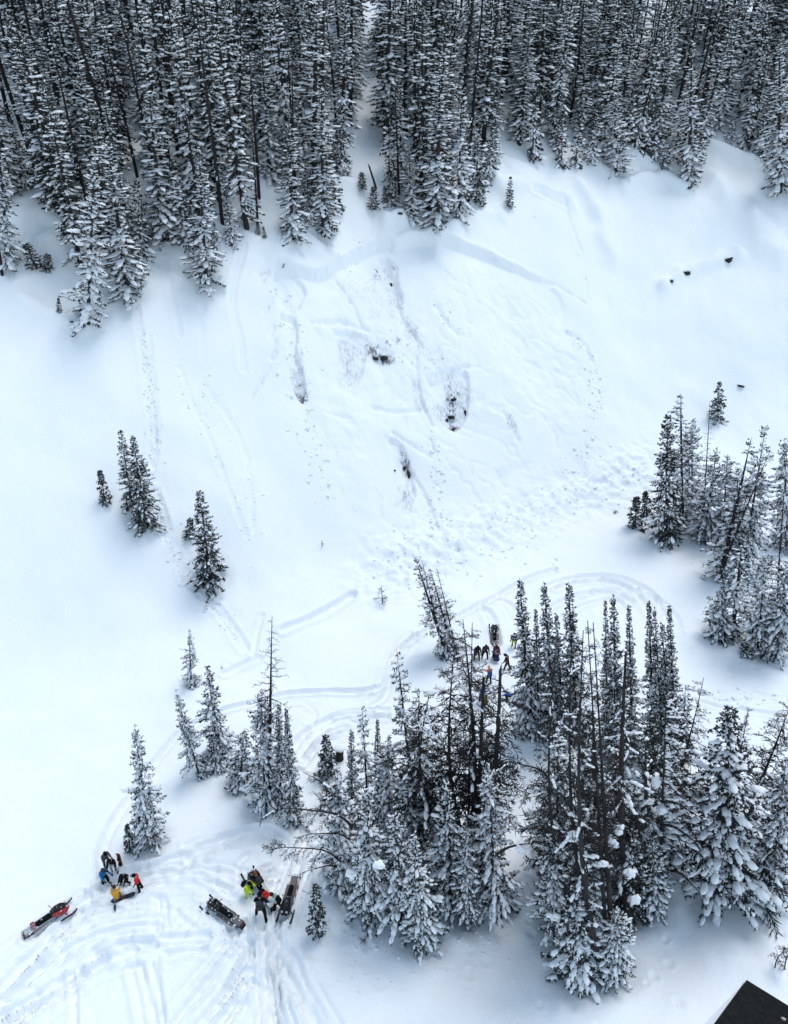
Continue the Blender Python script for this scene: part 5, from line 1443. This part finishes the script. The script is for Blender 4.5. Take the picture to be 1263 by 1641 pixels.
s2 = snowmobile((377,1478),(336,1450),'black snow dusted snowmobile parked between the two groups of riders','black_plastic','black_plastic','grey_metal','black_plastic',True)
s3 = snowmobile((428,1441),(402,1405),'red and white snowmobile with a rider in a rust helmet on it','black_plastic','black_plastic','white_plastic','red_paint',True)
s4 = snowmobile((470,1418),(455,1476),'black snowmobile with a mauve tail parked facing the camera beside the mint jacket','black_plastic','black_plastic','mauve_metal','black_plastic')
s5 = snowmobile((793,1033),(792,1003),'dark snowmobile parked behind the rescue group with its tail to the camera','black_plastic','black_plastic','grey_metal','black_plastic',True)
e3 = s3.rotation_euler.z
person(0,0,math.degrees(e3),'person in a rust helmet and black jacket sitting on the red and white snowmobile',BLACK,DGREY,RUST,dict(SIT,hf=(1.2,1.2),kf=(1.5,1.5),la=(.45,.45),af=(.9,.9),ef=(.3,.3)),loc=on_sled(s3,-.1,0,.40),pack=DGREY)
# red bag on the red and white machine
rb_ = link('gear_bag', None, None, on_sled(s3, -1.0, 0, .80)); rb_.rotation_euler = s3.rotation_euler
tag(rb_, 'red bag lying behind the rider in the rust helmet', 'bag')
m_ = MB(); m_.box((0,0,.06),(.42,.34,.2),None,.06); m_.build('pouch', RED, rb_, True)
m_ = MB(); m_.box((0,0,.166),(.05,.345,.012)); m_.build('strap', M['black_fabric'], rb_)

# ------------------------------------------------------------------ snowboards
def snowboard(loc, rot, label, top, length=1.55):
    o = link('snowboard', None, None, loc); o.rotation_euler = rot; tag(o, label, 'snowboard')
    m = MB(); N = 14; rings = []
    for k in range(N + 1):
        t = k / N; x = (t - .5) * length
        e = min(1, math.sqrt(max(.02, 1 - max(0, abs(t - .5) * 2 - .78) ** 2 / .22 ** 2)))
        w = (.125 + .02 * (abs(t - .5) * 2) ** 2) * e; z = .12 * max(0, abs(t - .5) * 2 - .8) ** 1.5 * 6
        rings.append([(x,-w,z),(x,w,z),(x,w,z+.018),(x,-w,z+.018)])
    m.loft(rings); m.build('deck', top, o)
    for sx in (-.25, .25):
        b_ = MB(); b_.box((sx,0,.035),(.14,.22,.035),None,.01); b_.box((sx-.06,0,.11),(.03,.2,.15),None,.01); b_.tube([(sx+.03,-.1,.05),(sx+.03,-.06,.12),(sx+.03,.06,.12),(sx+.03,.1,.05)], .018, 5)
        b_.build('binding', M['black_plastic'], o)
    return o
p = spot(195,1387)
snowboard(p + Vector((0,0,.62)), (R(0), R(-86), R(80)), 'red and black snowboard stuck upright in the snow behind the seated riders', RUST)
p = spot(199,1437)
snowboard(p + Vector((0,-.1,.12)), (R(8), R(-6), R(18)), 'dark snowboard lying on the snow under the mustard jacket', DGREY, 1.5)

# ------------------------------------------------------------------ part of the helicopter sticking into the picture
def heli_pt(px, py, dist):
    d = ray_dir(px, py); return Vector(d / np.linalg.norm(d) * dist + CAMV)
hp0 = [heli_pt(1196,1568,2.6), heli_pt(1290,1626,2.55), heli_pt(1262,1760,2.2), heli_pt(1128,1662,2.25)]
o = link('helicopter_step', None, None, hp0[0]); tag(o, 'rough black step corner with a pale worn edge jutting in at the picture corner', 'step')
n_ = (hp0[1] - hp0[0]).cross(hp0[3] - hp0[0]).normalized()
if n_.z < 0: n_ = -n_
loc_ = [p - hp0[0] for p in hp0]
cen = sum(loc_, Vector()) / 4; sdv0 = loc_[3]
m_ = MB()
ins = [cen + (p - cen) * .97 for p in loc_]
m_.loft([[p - n_ * .05 for p in loc_], [p - n_ * .008 for p in loc_], ins])
m_.build('grip_pad', M['grip'], o)
for px_, py_, w_ in ((1256,1633,.006),):
    d_ = Vector(ray_dir(px_, py_)); c_ = Vector(CAMV) + d_ * ((hp0[0] - Vector(CAMV)).dot(n_) / d_.dot(n_))
    q_ = random.Random(3); ex = loc_[1].normalized(); ey = n_.cross(ex)
    m_ = MB(); fs_ = [q_.uniform(.85, 1.1) for _k in range(7)]
    m_.loft([[c_ - hp0[0] + n_ * z_ + (ex * math.cos(a_ * .898) + ey * math.sin(a_ * .898)) * w_ * f_ for a_, f_ in zip(range(7), fs_)] for z_ in (-.002, .0015)])
    m_.build('worn_chip', M['chip'], o)
e0 = (loc_[3] - loc_[0]); sdv = e0.normalized().cross(n_)
if sdv.dot(cen) > 0: sdv = -sdv
m_ = MB(); m_.loft([[loc_[0] + sdv * .002 - n_ * .01, loc_[0] + sdv * .002 - n_ * .06, loc_[0] + sdv * .004 - n_ * .06, loc_[0] + sdv * .004 - n_ * .012],
                    [loc_[3] + sdv * .002 - n_ * .006, loc_[3] + sdv * .002 - n_ * .06, loc_[3] + sdv * .022 - n_ * .06, loc_[3] + sdv * .022 - n_ * .01]])
m_.build('edge_trim', M['white_plastic'], o)

# ------------------------------------------------------------------ bake skin meshes
bpy.context.view_layer.update()
dg = bpy.context.evaluated_depsgraph_get()
baked = []
for ob, m in SKINS:
    baked.append(bpy.data.meshes.new_from_object(ob.evaluated_get(dg)))
for (ob, m), me in zip(SKINS, baked):
    ob.modifiers.clear()
    nm = ob.data.name
    ob.data = me
    me.materials.clear(); me.materials.append(m)
    me.polygons.foreach_set('use_smooth', [True] * len(me.polygons))
